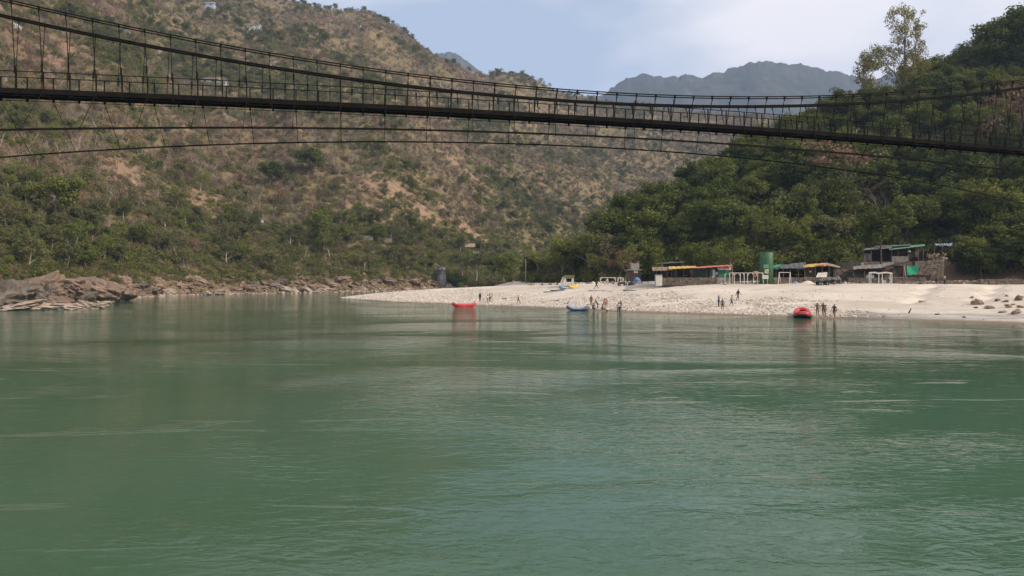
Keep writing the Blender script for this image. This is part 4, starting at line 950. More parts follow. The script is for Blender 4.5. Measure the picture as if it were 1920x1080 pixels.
# deck boards under foot, beams, cross girders
for seg in range(N0, N1, 2):
    mb = MB(); a, b_ = seg, seg + 2 - 0.02
    for na, nb in ((a, a + 1), (a + 1, b_)):
        A0, A1, B1, B0 = br(na, .1, deck_z(na)), br(nb, .1, deck_z(nb)), br(nb, W - .1, deck_z(nb)), br(na, W - .1, deck_z(na))
        vs = [A0, A1, B1, B0] + [v - up * 0.06 for v in (A0, A1, B1, B0)]; mb.add(vs, [(0, 1, 2, 3), (7, 6, 5, 4), (0, 4, 5, 1), (1, 5, 6, 2), (2, 6, 7, 3), (3, 7, 4, 0)])
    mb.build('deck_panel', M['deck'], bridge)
for off in (0.05, W - 0.05):
    mb = MB(); pts = path(off, deck_z, -0.15, 2)
    for a, b_ in zip(pts[:-1], pts[1:]): mb.bar(a, b_, 0.10, 0.34)
    mb.build('edge_beam', M['steel'], bridge)
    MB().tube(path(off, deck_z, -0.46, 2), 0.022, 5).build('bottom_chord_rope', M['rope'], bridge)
def part_shared(name, me, p, rot=None, sc_=None, parent=bridge):
    o = link(name, me, parent); o.location = Vector(p) - Vector(parent.location)
    if rot is not None: o.rotation_euler = rot
    if sc_ is not None: o.scale = sc_
    return o
bang = math.atan2(BC_, BA)
mb = MB(); mb.box(-.05, .05, -0.1, W + 0.1, -.36, -.25); mb.box(-.06, .06, -.03, .06, -.5, -.3); mb.box(-.06, .06, W - .06, W + .03, -.5, -.3); cross_me = mesh_np('cross_girder', mb.v, mb.f, [M['steel']])
mb = MB(); mb.bar((0, 0, -.30), (0, 0, 1.16), .075); post_me = mesh_np('rail_post', mb.v, mb.f, [M['rail']])
mb = MB(); mb.bar((-.06, 0, 0), (.06, 0, 0), .14, .24); mb.bar((0, 0, -.28), (0, 0, .16), .05); clamp_me = mesh_np('cable_clamp', mb.v, mb.f, [M['steel']])
mb = MB(); mb.bar((-.05, 0, 0), (.05, 0, 0), .09, .12); clamp2_me = mesh_np('small_clamp', mb.v, mb.f, [M['steel']])
mb = MB()
for s in (-1, 1): mb.bar((s * .05, 0, -.22), (s * .05, 0, .22), .03)
mb.bar((-.06, 0, .22), (.06, 0, .22), .05); mb.bar((-.06, 0, -.22), (.06, 0, -.22), .05); turn_me = mesh_np('turnbuckle', mb.v, mb.f, [M['steel']])
RZ = (0, 0, bang)
for n in range(N0, N1 + 1):
    z = float(deck_z(n))
    part_shared('cross_girder', cross_me, br(n, 0, z), RZ)
    part_shared('rail_post', post_me, br(n, .03, z), RZ); part_shared('rail_post', post_me, br(n, W - .03, z), RZ)
    for off, co, cz in ((-.02, -CO, nc_z), (W + .02, W + CO, fc_z)):
        nn = n + (0 if off < 0 else 0.5)
        top = br(nn, co, float(cz(nn))); bot = br(nn, off, float(deck_z(nn)) - 0.05)
        part_shared('cable_clamp', clamp_me, top, RZ)
        L = (top - bot).length
        h_ = MB().tube([top, bot], 0.027, 4).build('hanger', M['rope'], bridge)
        if L > 1.6:
            f = 0.38 if off < 0 else 0.3
            q = bot.lerp(top, min(0.75, (1.25 + 0.2 * ((n * 7) % 3)) / L)) ; t_o = link('turnbuckle', turn_me, h_); t_o.location = q - Vector(bridge.location); t_o.rotation_euler = (0, 0, bang + (n * 1.7) % 1.2)
for off in (.03, W - .03):
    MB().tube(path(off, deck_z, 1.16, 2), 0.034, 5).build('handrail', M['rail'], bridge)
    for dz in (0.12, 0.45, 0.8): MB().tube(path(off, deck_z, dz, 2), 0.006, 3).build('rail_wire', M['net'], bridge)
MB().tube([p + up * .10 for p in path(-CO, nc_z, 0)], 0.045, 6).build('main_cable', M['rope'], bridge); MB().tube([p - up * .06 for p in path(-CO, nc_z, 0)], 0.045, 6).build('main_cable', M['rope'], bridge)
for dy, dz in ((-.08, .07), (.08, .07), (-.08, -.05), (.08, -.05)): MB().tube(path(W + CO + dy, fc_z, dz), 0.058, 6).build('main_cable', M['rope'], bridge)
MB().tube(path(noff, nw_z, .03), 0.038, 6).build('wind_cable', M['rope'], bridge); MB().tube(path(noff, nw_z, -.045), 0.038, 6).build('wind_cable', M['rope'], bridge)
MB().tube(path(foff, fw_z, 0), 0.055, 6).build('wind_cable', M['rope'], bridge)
for n in range(N0 + 1, N1, 2):
    a = br(n, 0, float(deck_z(n)) - .1); b_ = br(n, noff(n), float(nw_z(n))); MB().tube([a, b_], 0.02, 4).build('wind_stay', M['rope'], bridge); part_shared('cable_clamp', clamp2_me, b_, RZ, (1, 1, 1.6))
    a = br(n, W, float(deck_z(n)) - .45); b_ = br(n, foff(n), float(fw_z(n))); MB().tube([a, b_], 0.024, 4).build('wind_stay', M['rope'], bridge); part_shared('cable_clamp', clamp2_me, b_, RZ)
# portal towers on both banks (outside the picture)
for n in (N0, N1):
    t_ = thing('bridge_tower', 'concrete portal tower carrying the footbridge cables on the %s bank' % ('left' if n == N0 else 'right'), 'tower', br(n, W / 2, -2))
    for off in (-CO - .3, W + CO + .3):
        zt = max(float(nc_z(n)), float(fc_z(n))) + 0.8; p = br(n, off); MB().box(p.x - .6, p.x + .6, p.y - .6, p.y + .6, -2, zt).build('leg', M['concrete'], t_)
    a, b_ = br(n, -CO - .3, zt - .5), br(n, W + CO + .3, zt - .5); MB().bar(a - up * 1.4, b_ - up * 1.4, .8, 1.0).build('cross_beam', M['concrete'], t_)

# ------------------------------------------------------------------ things along the beach
def gz_(x, Y): return float(ground(np.array((x - CX) / F), np.array(float(Y))))
def pb(mb, x0, y0, x1, y1, Y, D, jit=0):
    a, b_ = P(x0, y1, Y), P(x1, y0, Y); return mb.box(a.x, b_.x, Y, Y + D, a.z, b_.z, jit)
def base(x, Y): return Vector(((x - CX) / F * Y, Y, gz_(x, Y)))
def part(root, name, m, fn, smooth=False):
    mb = MB(); fn(mb); return mb.build(name, m, root, smooth)
def posts(root, xs, y0, y1, Y, w, m, name='post'):
    for x in xs:
        a, b_ = P(x, y1, Y), P(x + random.uniform(-.6, .6), y0, Y); part(root, name, m, lambda mb: mb.bar(a, b_, w))
def roof(root, name, m, x0, x1, yf0, yf1, yb0, yb1, Y, D, th=.07, amp=.08, seed=1, nu=12):
    part(root, name, m, lambda mb: mb.sheet(P(x0, yf0, Y), P(x1, yf1, Y), P(x1, yb1, Y + D), P(x0, yb0, Y + D), nu, 4, th, amp, seed))
def stones(mb, x0, y0, x1, y1, Y, D, size=0.34):
    """courses of rough stones filling a wall face"""
    a, b_ = P(x0, y1, Y), P(x1, y0, Y); z = a.z
    while z < b_.z - 0.05:
        h = random.uniform(.7, 1.2) * size * 0.75; x = a.x - random.uniform(0, size)
        while x < b_.x:
            w = random.uniform(.6, 1.6) * size; yo = random.uniform(-.07, .05)
            mb.box(max(x, a.x) + .012, min(x + w, b_.x) - .012, Y + yo, Y + D, z + .012, min(z + h, b_.z + .08) - .012, 0.035); x += w
        z += h
def stone_wall(name, label, x0, y0, x1, y1, Y, D=0.7, size=0.36):
    c = base((x0 + x1) / 2, Y); c.z = P(x0, y1, Y).z
    o = thing(name, label, 'wall', c)
    part(o, 'core', M['stone'], lambda mb: pb(mb, x0 + .3, y0 + .6, x1 - .3, y1 + 3, Y + .12, D - .14))
    q = part(o, 'masonry', M['stone'], lambda mb: stones(mb, x0, y0, x1, y1 + 2, Y, D, size)); q['kind'] = 'stuff'
    return o

# grey intake tower in the river
TY = 291.0; c = P(827.5, 540, TY); c.z = -1.0
tw = thing('intake_tower', 'tall dark grey cylindrical river tower beyond the sand bar', 'tower', c)
rT = 8.9 / F * TY; zt = P(827, 501, TY).z; zr_ = P(827, 510.5, TY).z
part(tw, 'shaft', M['tower'], lambda mb: mb.lathe((c.x, c.y, 0), [(rT * 1.08, -1.5), (rT * 1.05, 2), (rT * .98, zr_ - .6), (rT * .98, zr_)], 32), True)
part(tw, 'gallery', M['tower'], lambda mb: mb.lathe((c.x, c.y, 0), [(rT * 1.22, zr_ - .12), (rT * 1.22, zr_ + .16)], 32))
hd = part(tw, 'head_room', M['tower'], lambda mb: mb.lathe((c.x, c.y, 0), [(rT * .98, zr_ + .16), (rT * .98, zt)], 32), True)
part(tw, 'roof', M['slate'], lambda mb: mb.lathe((c.x, c.y, 0), [(rT * 1.04, zt), (rT * 1.04, zt + .16), (rT * .3, zt + .3)], 32))
def win(mb): pb(mb, 827.6, 503.6, 830.8, 506.9, TY - rT * 1.0, .4)
wn = part(tw, 'window', M['black'], win)
part(wn, 'window_frame', M['concrete'], lambda mb: [pb(mb, 827.2, 503.2, 831.2, 503.7, TY - rT * 1.01, .3), pb(mb, 829.1, 503.7, 829.4, 506.9, TY - rT * 1.01, .3)])
part(tw, 'landing', M['steel'], lambda mb: [mb.bar(P(818.5, 510, TY), P(812, 509.5, TY), .8, .14), mb.bar(P(812.5, 509.5, TY), P(812.5, 506.6, TY), .06), mb.bar(P(816, 509.5, TY), P(816, 506.6, TY), .06), mb.bar(P(812, 506.6, TY), P(818.5, 506.6, TY), .05)])

# tall bare pole behind the bar
p = P(986, 529, 205); po = thing('wooden_pole', 'tall thin bare pole behind the beach among green bushes', 'pole', p)
part(po, 'shaft', M['bark_pale'], lambda mb: mb.tube([p - up * .5, P(986, 508, 205), P(985.6, 486, 205)], [.16, .13, .09], 8), True)
part(po, 'cap', M['wood'], lambda mb: mb.bar(P(984.3, 487, 205), P(987, 487, 205), .12))

# white kiosk with green roof
KY = 165.0; b0 = base(1064, KY); ko = thing('kiosk', 'small whitewashed kiosk with green roof at the back of the beach', 'kiosk', b0)
part(ko, 'left_wall', M['white'], lambda mb: pb(mb, 1055.5, 519.5, 1062, 536, KY, 2.0)); part(ko, 'right_wall', M['white'], lambda mb: pb(mb, 1071.5, 519.5, 1076, 536, KY, 2.0))
part(ko, 'lower_wall', M['white'], lambda mb: pb(mb, 1062, 528.5, 1071.5, 536, KY + .03, 1.9)); part(ko, 'lintel', M['white'], lambda mb: pb(mb, 1062, 519.5, 1071.5, 522, KY + .03, 1.9)); part(ko, 'back_wall', M['thatch'], lambda mb: pb(mb, 1055, 520, 1076, 536, KY + 2.0, .15))
part(ko, 'roof', M['leaf_mid'], lambda mb: mb.sheet(P(1057, 519.6, KY - .3), P(1077.5, 519.6, KY - .3), P(1077.5, 516.2, KY + 2.4), P(1057, 516.2, KY + 2.4), 8, 3, .12, .05, 4))
for s, (x0, x1) in enumerate(((1049, 1056), (1053, 1060))): part(ko, 'brace', M['white'], lambda mb: mb.bar(P(x0, 536, KY - .1), P(x1, 519, KY - .1), .22))

# white timber frames
def frame_thing(name, label, cat, xs, y0, y1, Y, w=.13, m='white', top=True, braces=()):
    o = thing(name, label, cat, base((xs[0] + xs[-1]) / 2, Y)); posts(o, xs, y0, y1 + 1.5, Y, w, M[m])
    if top: part(o, 'top_rail', M[m], lambda mb: mb.bar(P(xs[0] - .5, y0, Y), P(xs[-1] + .5, y0, Y), w))
    for (ax, ay, bx, by) in braces: part(o, 'brace', M[m], lambda mb: mb.bar(P(ax, ay, Y - .05), P(bx, by, Y - .05), w * .8))
    return o
frame_thing('timber_frame', 'white play frame with crossed legs behind the beach', 'frame', [1125.5, 1139, 1154], 520.5, 535, 158, .14, braces=[(1139, 521, 1133, 536), (1139, 521, 1143, 536), (1125.5, 525, 1129, 521), (1154, 525, 1151, 521)])
frame_thing('timber_frame', 'small white arched frame beside the quad bike', 'frame', [1159, 1164, 1169], 521, 534, 155, .16, braces=[(1159, 524, 1163, 519.5), (1169, 526, 1164, 519.5), (1159, 531, 1169, 526)])

# quad bikes
def quad(label, x, y, Y, s=1.0, rz=0.0, col='black', group='quad bikes'):
    b0 = base(x, Y); o = thing('quad_bike', label, 'quad bike', b0, 0, group)
    def T(v): return b0 + Vector(v) * s
    for sx in (-.62, .62):
        for sy in (-.42, .42):
            w = part(o, 'wheel', M['black'], lambda mb: mb.add(*tyre(T((sx, sy, .30)), .31 * s, .24 * s)), True)
            part(w, 'rim', M['chrome'], lambda mb: mb.add(*tyre(T((sx, sy, .30)), .15 * s, .26 * s)))
    part(o, 'body', M[col], lambda mb: [mb.box(*[T((-.55, -.22, .35))[0], T((.55, 0, 0))[0], T((0, -.22, 0))[1], T((0, .22, 0))[1], T((0, 0, .35))[2], T((0, 0, .62))[2]]), mb.bar(T((.2, 0, .6)), T((.62, 0, .78)), .4 * s, .16 * s)])
    part(o, 'seat', M['darkwood'], lambda mb: mb.bar(T((-.5, 0, .72)), T((.12, 0, .70)), .28 * s, .14 * s))
    for sx in (-.62, .62): part(o, 'fender', M[col], lambda mb: mb.bar(T((sx - .3, 0, .66)), T((sx + .3, 0, .69)), .95 * s, .06 * s))
    part(o, 'handlebar', M['steel'], lambda mb: [mb.bar(T((.3, 0, .7)), T((.18, 0, 1.02)), .06 * s), mb.bar(T((.16, -.36, 1.04)), T((.16, .36, 1.04)), .05 * s)])
    part(o, 'rack', M['steel'], lambda mb: [mb.bar(T((-.8, dy, .78)), T((-.35, dy, .78)), .04 * s) for dy in (-.3, 0, .3)])
    return o
def tyre(c, r, w, n=18):
    vs = []; 
    for yy, rr in ((-w / 2, r * .8), (-w * .35, r), (w * .35, r), (w / 2, r * .8)):
        for k in range(n): a = 2 * math.pi * k / n; vs.append(Vector(c) + Vector((rr * math.cos(a), yy, rr * math.sin(a))))
    fs = [(i * n + k, i * n + (k + 1) % n, (i + 1) * n + (k + 1) % n, (i + 1) * n + k) for i in range(3) for k in range(n)] + [tuple(range(n)), tuple(3 * n + k for k in reversed(range(n)))]
    return vs, fs
quad('dark quad bike parked left of the black tarp mound', 1166.5, 534, 152, 1.0)
quad('quad bike parked leftmost of the row by the yellow-roofed shack', 1542, 533, 134.5, 1.12)
quad('middle quad bike of the row by the yellow-roofed shack', 1556, 533, 135.2, 1.1)
quad('rightmost quad bike of the row by the yellow-roofed shack', 1568, 532, 136.2, 1.05, col='slate')

# mound under black cover, tarps
def mound(name, label, cat, x0, x1, y0, y1, Y, m, seed=1, D=2.0):
    a, c = P(x0, y1, Y), P(x1, y0, Y); b0 = Vector(((a.x + c.x) / 2, Y, min(a.z, max(a.z - .5, base((x0 + x1) / 2, Y).z)))); w = c.x - a.x; h = c.z - b0.z + .1; n = 20; vs = []; fs = []
    for j in range(8):
        f = j / 7
        for k in range(n):
            t_ = 2 * math.pi * k / n; rr = math.cos(f * math.pi / 2) ** 0.55 if f < 1 else 0.02
            q = 1 + .16 * (float(vnoise(np.array(math.cos(t_) * 2 + seed * 3.), np.array(math.sin(t_) * 2 + f * 3), seed)) - .5)
            vs.append((b0.x + math.cos(t_) * rr * w / 2 * q, Y + D / 2 + math.sin(t_) * rr * D / 2 * q, b0.z - .1 + h * f * q))
    for j in range(7):
        for k in range(n): fs.append((j * n + k, j * n + (k + 1) % n, (j + 1) * n + (k + 1) % n, (j + 1) * n + k))
    fs.append(tuple(7 * n + k for k in range(n)))
    o = thing(name, label, cat, b0); MB().add(vs, fs).build('cover', m, o, True); part(o, 'tie_rope', M['rope'], lambda mb: mb.tube([Vector(vs[2 * n + k]) * 1.0 + Vector((0, 0, .01)) for k in list(range(n)) + [0]], .03, 4))
    return o
mound('covered_raft', 'black tarp-covered mound beside the quad bike', 'covered raft', 1178, 1194, 527, 536, 150, M['black'], 3)
mound('tarp_bundle', 'blue tarp bundle in front of the stone watch hut', 'tarp', 1188, 1203, 519.5, 524, 160, M['blue'], 5)

# watch hut with stacked upper block
HY = 163.0; b0 = base(1190, HY); ho = thing('watch_hut', 'stone watch hut with a smaller block on top and a yellow-white sign', 'hut', b0)
part(ho, 'lower_wall', M['wood'], lambda mb: pb(mb, 1178, 507, 1202, 530, HY, 3)); posts(ho, [1178.2, 1183, 1188, 1193.5, 1198, 1201.8], 507, 530, HY - .08, .13, M['darkwood'], 'plank')
part(ho, 'roof', M['tin'], lambda mb: pb(mb, 1175.5, 505.4, 1204, 506.9, HY - .4, 3.8)); part(ho, 'upper_block', M['concrete'], lambda mb: pb(mb, 1183.5, 494, 1198.5, 505.4, HY + .5, 2))
part(ho, 'parapet', M['concrete'], lambda mb: [pb(mb, 1182.8, 492.6, 1187, 494.2, HY + .45, 2.1), pb(mb, 1190, 493, 1199, 494.2, HY + .45, 2.1)])
sg = part(ho, 'sign', M['white'], lambda mb: pb(mb, 1188.5, 507.4, 1196, 511.8, HY - .2, .06)); part(sg, 'emblem', M['yellow'], lambda mb: pb(mb, 1190.5, 508.2, 1195.2, 511, HY - .23, .03))
part(ho, 'aerial', M['steel'], lambda mb: mb.bar(P(1186, 493, HY + 1), P(1186, 487, HY + 1), .06))

# white pillar
b0 = base(1236, 139); po = thing('pillar', 'square white pillar with grey cap at the left end of the stall', 'pillar', b0)
part(po, 'shaft', M['white'], lambda mb: pb(mb, 1230.2, 516.5, 1241.8, 536, 139, 1.1)); part(po, 'cap', M['concrete'], lambda mb: pb(mb, 1229.6, 515, 1242.4, 516.5, 138.95, 1.2))

# long stall
SY = 142.0; b0 = base(1300, SY); st = thing('beach_stall', 'long open beach stall under thatch, yellow and red roofs', 'stall', b0)
part(st, 'floor', M['concrete'], lambda mb: pb(mb, 1240, 520.6, 1373, 536, SY, 6.5)); part(st, 'back_wall', M['darkwood'], lambda mb: pb(mb, 1226, 503, 1373, 520.6, SY + 5.6, .2))
part(st, 'side_wall', M['darkgreen'], lambda mb: pb(mb, 1298, 503.5, 1331.5, 520.6, SY + .5, .12)); part(st, 'inner_wall', M['wood'], lambda mb: pb(mb, 1281, 504.5, 1296, 520.6, SY + 3.2, .12))
posts(st, [1231, 1240, 1252, 1259, 1268, 1281.5, 1298, 1324, 1331.5, 1347, 1370], 502, 520.8, SY + .2, .13, M['wood'])
roof(st, 'thatch_roof', M['thatch'], 1223, 1262, 507, 504.8, 501, 500, SY - .7, 6, .16, .1, 2); roof(st, 'yellow_roof', M['yellow'], 1254, 1305, 504.2, 501.8, 499.2, 498.6, SY - .9, 6, .06, .1, 3); roof(st, 'red_roof', M['red'], 1304, 1373, 502.4, 498, 500, 496.6, SY - .8, 6, .08, .07, 4)
for i, (x0, x1, y0, y1, m) in enumerate([(1262, 1268, 505, 519, 'slate'), (1269, 1276, 505, 518, 'black'), (1245, 1251, 506, 518, 'slate')]): part(st, 'curtain', M[m], lambda mb: pb(mb, x0, y0, x1, y1, SY + 1.5 + .1 * i, .06))
part(st, 'front_wall', M['green_wall'], lambda mb: pb(mb, 1347, 506.6, 1369.5, 520.6, SY + .25, .14)); ps = part(st, 'side_panel', M['green_wall'], lambda mb: pb(mb, 1332, 504, 1336, 520.6, SY + .3, .1))
for (x0, x1, y0, y1, m) in [(1336.2, 1341, 505.5, 519, 'bluewhite'), (1342, 1346, 510, 515, 'bluewhite'), (1342, 1346.4, 516, 520, 'green_wall')]: part(st, 'poster', M[m], lambda mb: pb(mb, x0, y0, x1, y1, SY + .3, .05))
sb = part(st, 'sign_board', M['white'], lambda mb: pb(mb, 1346, 501.6, 1370.5, 506, SY - .2, .08))
for x0, x1, y0, y1 in [(1348.5, 1351, 502.4, 504.9), (1351.6, 1353, 502.4, 503.6), (1354, 1357.5, 503.6, 505), (1358.2, 1360, 502.2, 505), (1361, 1363.6, 502.4, 503.6), (1364.2, 1367, 502.6, 505)]: part(sb, 'lettering', M['redpaint'], lambda mb: pb(mb, x0, y0, x1, y1, SY - .23, .025))
for x in (1266, 1287): 
    tb = thing('stall_table', 'small pale table inside the stall %s' % ('under the thatch' if x < 1270 else 'under the yellow roof'), 'table', P(x, 520.6, SY + 2)); part(tb, 'table_top', M['bluewhite'], lambda mb: pb(mb, x - 4, 516.2, x + 4, 517, SY + 2, .9)); posts(tb, [x - 3.5, x + 3.5], 517, 520.6, SY + 2.1, .06, M['steel'], 'leg'); posts(tb, [x - 3.5, x + 3.5], 517, 520.5, SY + 2.8, .06, M['steel'], 'leg')
b0 = base(1260, 150); ro2 = thing('tarp_shelter', 'dark tarp shelter showing above the thatch of the stall', 'shelter', b0); roof(ro2, 'roof', M['slate'], 1232, 1284, 494.5, 491.5, 493.4, 490, 149.5, 4, .06, .12, 7); posts(ro2, [1235, 1258, 1281], 493, 530, 150, .12, M['wood']); part(ro2, 'back_wall', M['darkwood'], lambda mb: pb(mb, 1245, 494, 1282, 503, 152, .12))
stone_wall('stone_wall', 'low stone wall in front of the long stall', 1242, 521.5, 1345, 532.5, 140.4, .8, .42)
mound('yellow_sack', 'yellow sack lying on the wall before the green stall front', 'sack', 1333, 1342, 519.5, 524.5, 140.5, M['yellowtube'], 9, .8)
# row of white Y-posts
fo = frame_thing('arched_fence', 'row of white Y-braced posts beside the green tank', 'fence', [1368.5, 1377, 1388, 1395.5, 1401.5, 1413, 1420.5, 1431], 511.6, 532, 137.5, .115,
    braces=[(1368.5, 517, 1366.5, 513), (1377, 516, 1372, 512), (1377, 516, 1381, 512), (1388, 517, 1384, 512), (1395.5, 517, 1393, 512), (1401.5, 518, 1405, 512), (1413, 517, 1410, 512), (1431, 516, 1428, 512)])
b0 = base(1362, 138); wp = thing('pipe_post', 'short white crooked pipe left of the Y-braced posts', 'pipe', b0); part(wp, 'pipe', M['white'], lambda mb: mb.tube([P(1359.5, 532, 138), P(1359.5, 517, 138), P(1358.5, 514.5, 138), P(1361, 513.8, 138)], .09, 6), True); part(wp, 'foot', M['concrete'], lambda mb: mb.box(b0.x - .55, b0.x - .05, 137.8, 138.2, b0.z - .2, b0.z + .12))
# lifebuoy and drum hanging on the row
lb = thing('lifebuoy', 'orange lifebuoy hanging by the green tank', 'lifebuoy', P(1416, 516, 137.2)); rg = [P(1416, 515.5, 137.2) + Vector((math.cos(a) * .30, 0, math.sin(a) * .30)) for a in np.linspace(0, 2 * math.pi, 17)]
part(lb, 'ring', M['orange'], lambda mb: mb.tube(rg, .10, 8, False), True); part(lb, 'grab_rope', M['white'], lambda mb: mb.tube([p * 1.0 + Vector((0, -.14, 0)) for p in rg[::4]], .03, 4))
um = thing('parasol', 'small grey umbrella above the white posts by the tank', 'parasol', base(1417, 138.5)); part(um, 'canopy', M['tin'], lambda mb: mb.lathe(P(1416.5, 511.5, 138.5), [(.75, -.1), (.6, .2), (.1, .36)], 14), True); part(um, 'pole', M['wood'], lambda mb: mb.bar(P(1416.5, 511, 138.5), P(1417, 533, 138.5), .06))

# green tank
GY = 140.0; c = base(1437, GY); gt = thing('water_tank', 'tall dark green cylindrical tank behind the beach', 'tank', c); rG = 12.2 / F * GY; zt = P(1437, 473.5, GY).z
part(gt, 'shell', M['green_tank'], lambda mb: mb.lathe((c.x, c.y, 0), [(rG, c.z - .4), (rG, zt - .05), (rG * .97, zt)], 40), True)
for f in (.33, .66): part(gt, 'seam', M['green_tank'], lambda mb: mb.lathe((c.x, c.y, 0), [(rG + .02, c.z + (zt - c.z) * f - .03), (rG + .02, c.z + (zt - c.z) * f + .03)], 40), True)
sg = part(gt, 'notice', M['white'], lambda mb: pb(mb, 1434, 505, 1441, 512.5, GY - rG - .04, .05)); part(sg, 'notice_print', M['yellow'], lambda mb: pb(mb, 1435.3, 506, 1440, 510.8, GY - rG - .06, .03)); part(gt, 'faded_panel', M['tin_green'], lambda mb: pb(mb, 1431.5, 495.5, 1441, 503, GY - rG - .03, .03))
ws = thing('notice_board', 'blank white board on posts in front of the green tank', 'sign', base(1435, 137)); part(ws, 'board', M['white'], lambda mb: pb(mb, 1429.5, 515.8, 1441, 523, 137, .08)); posts(ws, [1431, 1439], 520, 533.5, 137.12, .09, M['white']); part(ws, 'bracket', M['white'], lambda mb: mb.bar(P(1431, 515, 137), P(1428.8, 511.5, 137), .12))
# swing frame
sw = thing('swing_frame', 'white A-legged swing frame in front of the grey tarp shack', 'swing', base(1472, 136))
part(sw, 'top_bar', M['white'], lambda mb: mb.bar(P(1460.5, 510.8, 136), P(1482, 510.8, 136), .12))
for xa, xb in ((1461, 1458.8), (1461, 1463.6), (1481.4, 1479.6), (1481.4, 1483.6)): part(sw, 'leg', M['white'], lambda mb: mb.bar(P(xa, 511, 136), P(xb, 534.5, 136 + (.8 if xb > xa else -.2)), .11))
for x in (1468, 1474): part(sw, 'chain', M['steel'], lambda mb: mb.bar(P(x, 511, 136), P(x, 526, 136), .03))
part(sw, 'seat', M['wood'], lambda mb: pb(mb, 1467.4, 526, 1474.6, 527, 135.9, .3))

# grey tarp shack and yellow-roofed shack
b0 = base(1482, 141); g1 = thing('tarp_shack', 'open shack under a sagging grey tarp roof right of the tank', 'shack', b0)
roof(g1, 'roof', M['slate'], 1453, 1511, 503.5, 502.5, 497, 491.8, 139.6, 5.5, .08, .16, 11); roof(g1, 'green_awning', M['green_net'], 1449.5, 1464, 503.8, 498.8, 497.5, 495, 140.4, 4, .06, .06, 12, 6)
part(g1, 'back_wall', M['darkwood'], lambda mb: pb(mb, 1450, 500, 1511, 534, 145.2, .15)); part(g1, 'floor', M['concrete'], lambda mb: pb(mb, 1450, 520.4, 1511, 536, 140.6, 4.5)); posts(g1, [1455, 1469, 1482, 1497, 1509], 501, 521, 140.2, .12, M['wood'])
bn = thing('bench', 'yellow-green bench inside the grey tarp shack', 'bench', P(1498, 520.4, 141.5)); part(bn, 'seat', M['yellow'], lambda mb: pb(mb, 1492.5, 514.4, 1505.5, 515.6, 141.5, .6)); posts(bn, [1493.5, 1504.5], 515.6, 520.5, 141.6, .1, M['wood'], 'leg'); posts(bn, [1493.5, 1504.5], 515.6, 520.5, 142.0, .1, M['wood'], 'leg')
b0 = base(1540, 141); g2 = thing('yellow_roofed_shack', 'shack with yellow cloth over its bent roof beside the quad bikes', 'shack', b0)
roof(g2, 'left_roof', M['yellow'], 1506, 1551, 501, 497.2, 496, 492.6, 139.4, 5, .08, .08, 13, 8); roof(g2, 'right_roof', M['thatch'], 1550, 1575, 496.5, 501.5, 492.4, 499, 139.4, 5, .12, .06, 14, 6); part(g2, 'roof_stripe', M['red'], lambda mb: mb.sheet(P(1530, 498.2, 139.3), P(1546, 496.9, 139.3), P(1546, 494.6, 141.4), P(1530, 496, 141.4), 5, 2, .04, .02, 15))
part(g2, 'back_wall', M['darkgreen'], lambda mb: pb(mb, 1509, 499, 1556, 534, 144.6, .15)); part(g2, 'left_wall', M['darkwood'], lambda mb: pb(mb, 1509, 500.5, 1529, 519.5, 140.4, .12)); part(g2, 'floor', M['concrete'], lambda mb: pb(mb, 1509, 519.6, 1574, 536, 140.2, 4.6)); posts(g2, [1509, 1529, 1541, 1554, 1566], 499, 520, 140, .13, M['wood'])
part(g2, 'right_wall', M['darkgreen'], lambda mb: pb(mb, 1554, 497, 1557, 520, 140.3, 4)); pn = part(g2, 'notice', M['yellow'], lambda mb: pb(mb, 1517.4, 507.5, 1522, 510.8, 140.3, .05))
ct = thing('white_sheet', 'dirty white sheet hung before the yellow-roofed shack', 'sheet', P(1541, 519.5, 139.6)); part(ct, 'cloth', M['white'], lambda mb: mb.sheet(P(1530, 519.6, 139.4), P(1550.5, 519.2, 139.4), P(1551.5, 510, 140), P(1534, 511.2, 140), 10, 4, .05, .07, 16)); part(ct, 'pole', M['wood'], lambda mb: mb.bar(P(1533, 511, 140), P(1552, 509.8, 140), .06))
stone_wall('stone_wall', 'low stone wall between the swing frame and the quad bikes', 1450, 520.8, 1530, 533, 139.2, .8, .4); stone_wall('stone_wall', 'stone terrace wall right of the yellow-roofed shack', 1566, 505, 1600, 521, 146, .9, .42)
mound('blue_tarp', 'pale blue tarp lying flat below the low stone wall', 'tarp', 1487, 1502, 528, 533.5, 137.4, M['bluetube'], 21, 1.4); mound('sand_heap', 'pale sand heap before the low stone wall', 'heap', 1503, 1531, 526.5, 534, 137.8, M['cobble'], 22, 1.6)
mound('rust_heap', 'brown heap behind the rightmost quad bike', 'heap', 1566, 1582, 516, 530, 141, M['rock'], 23, 2)

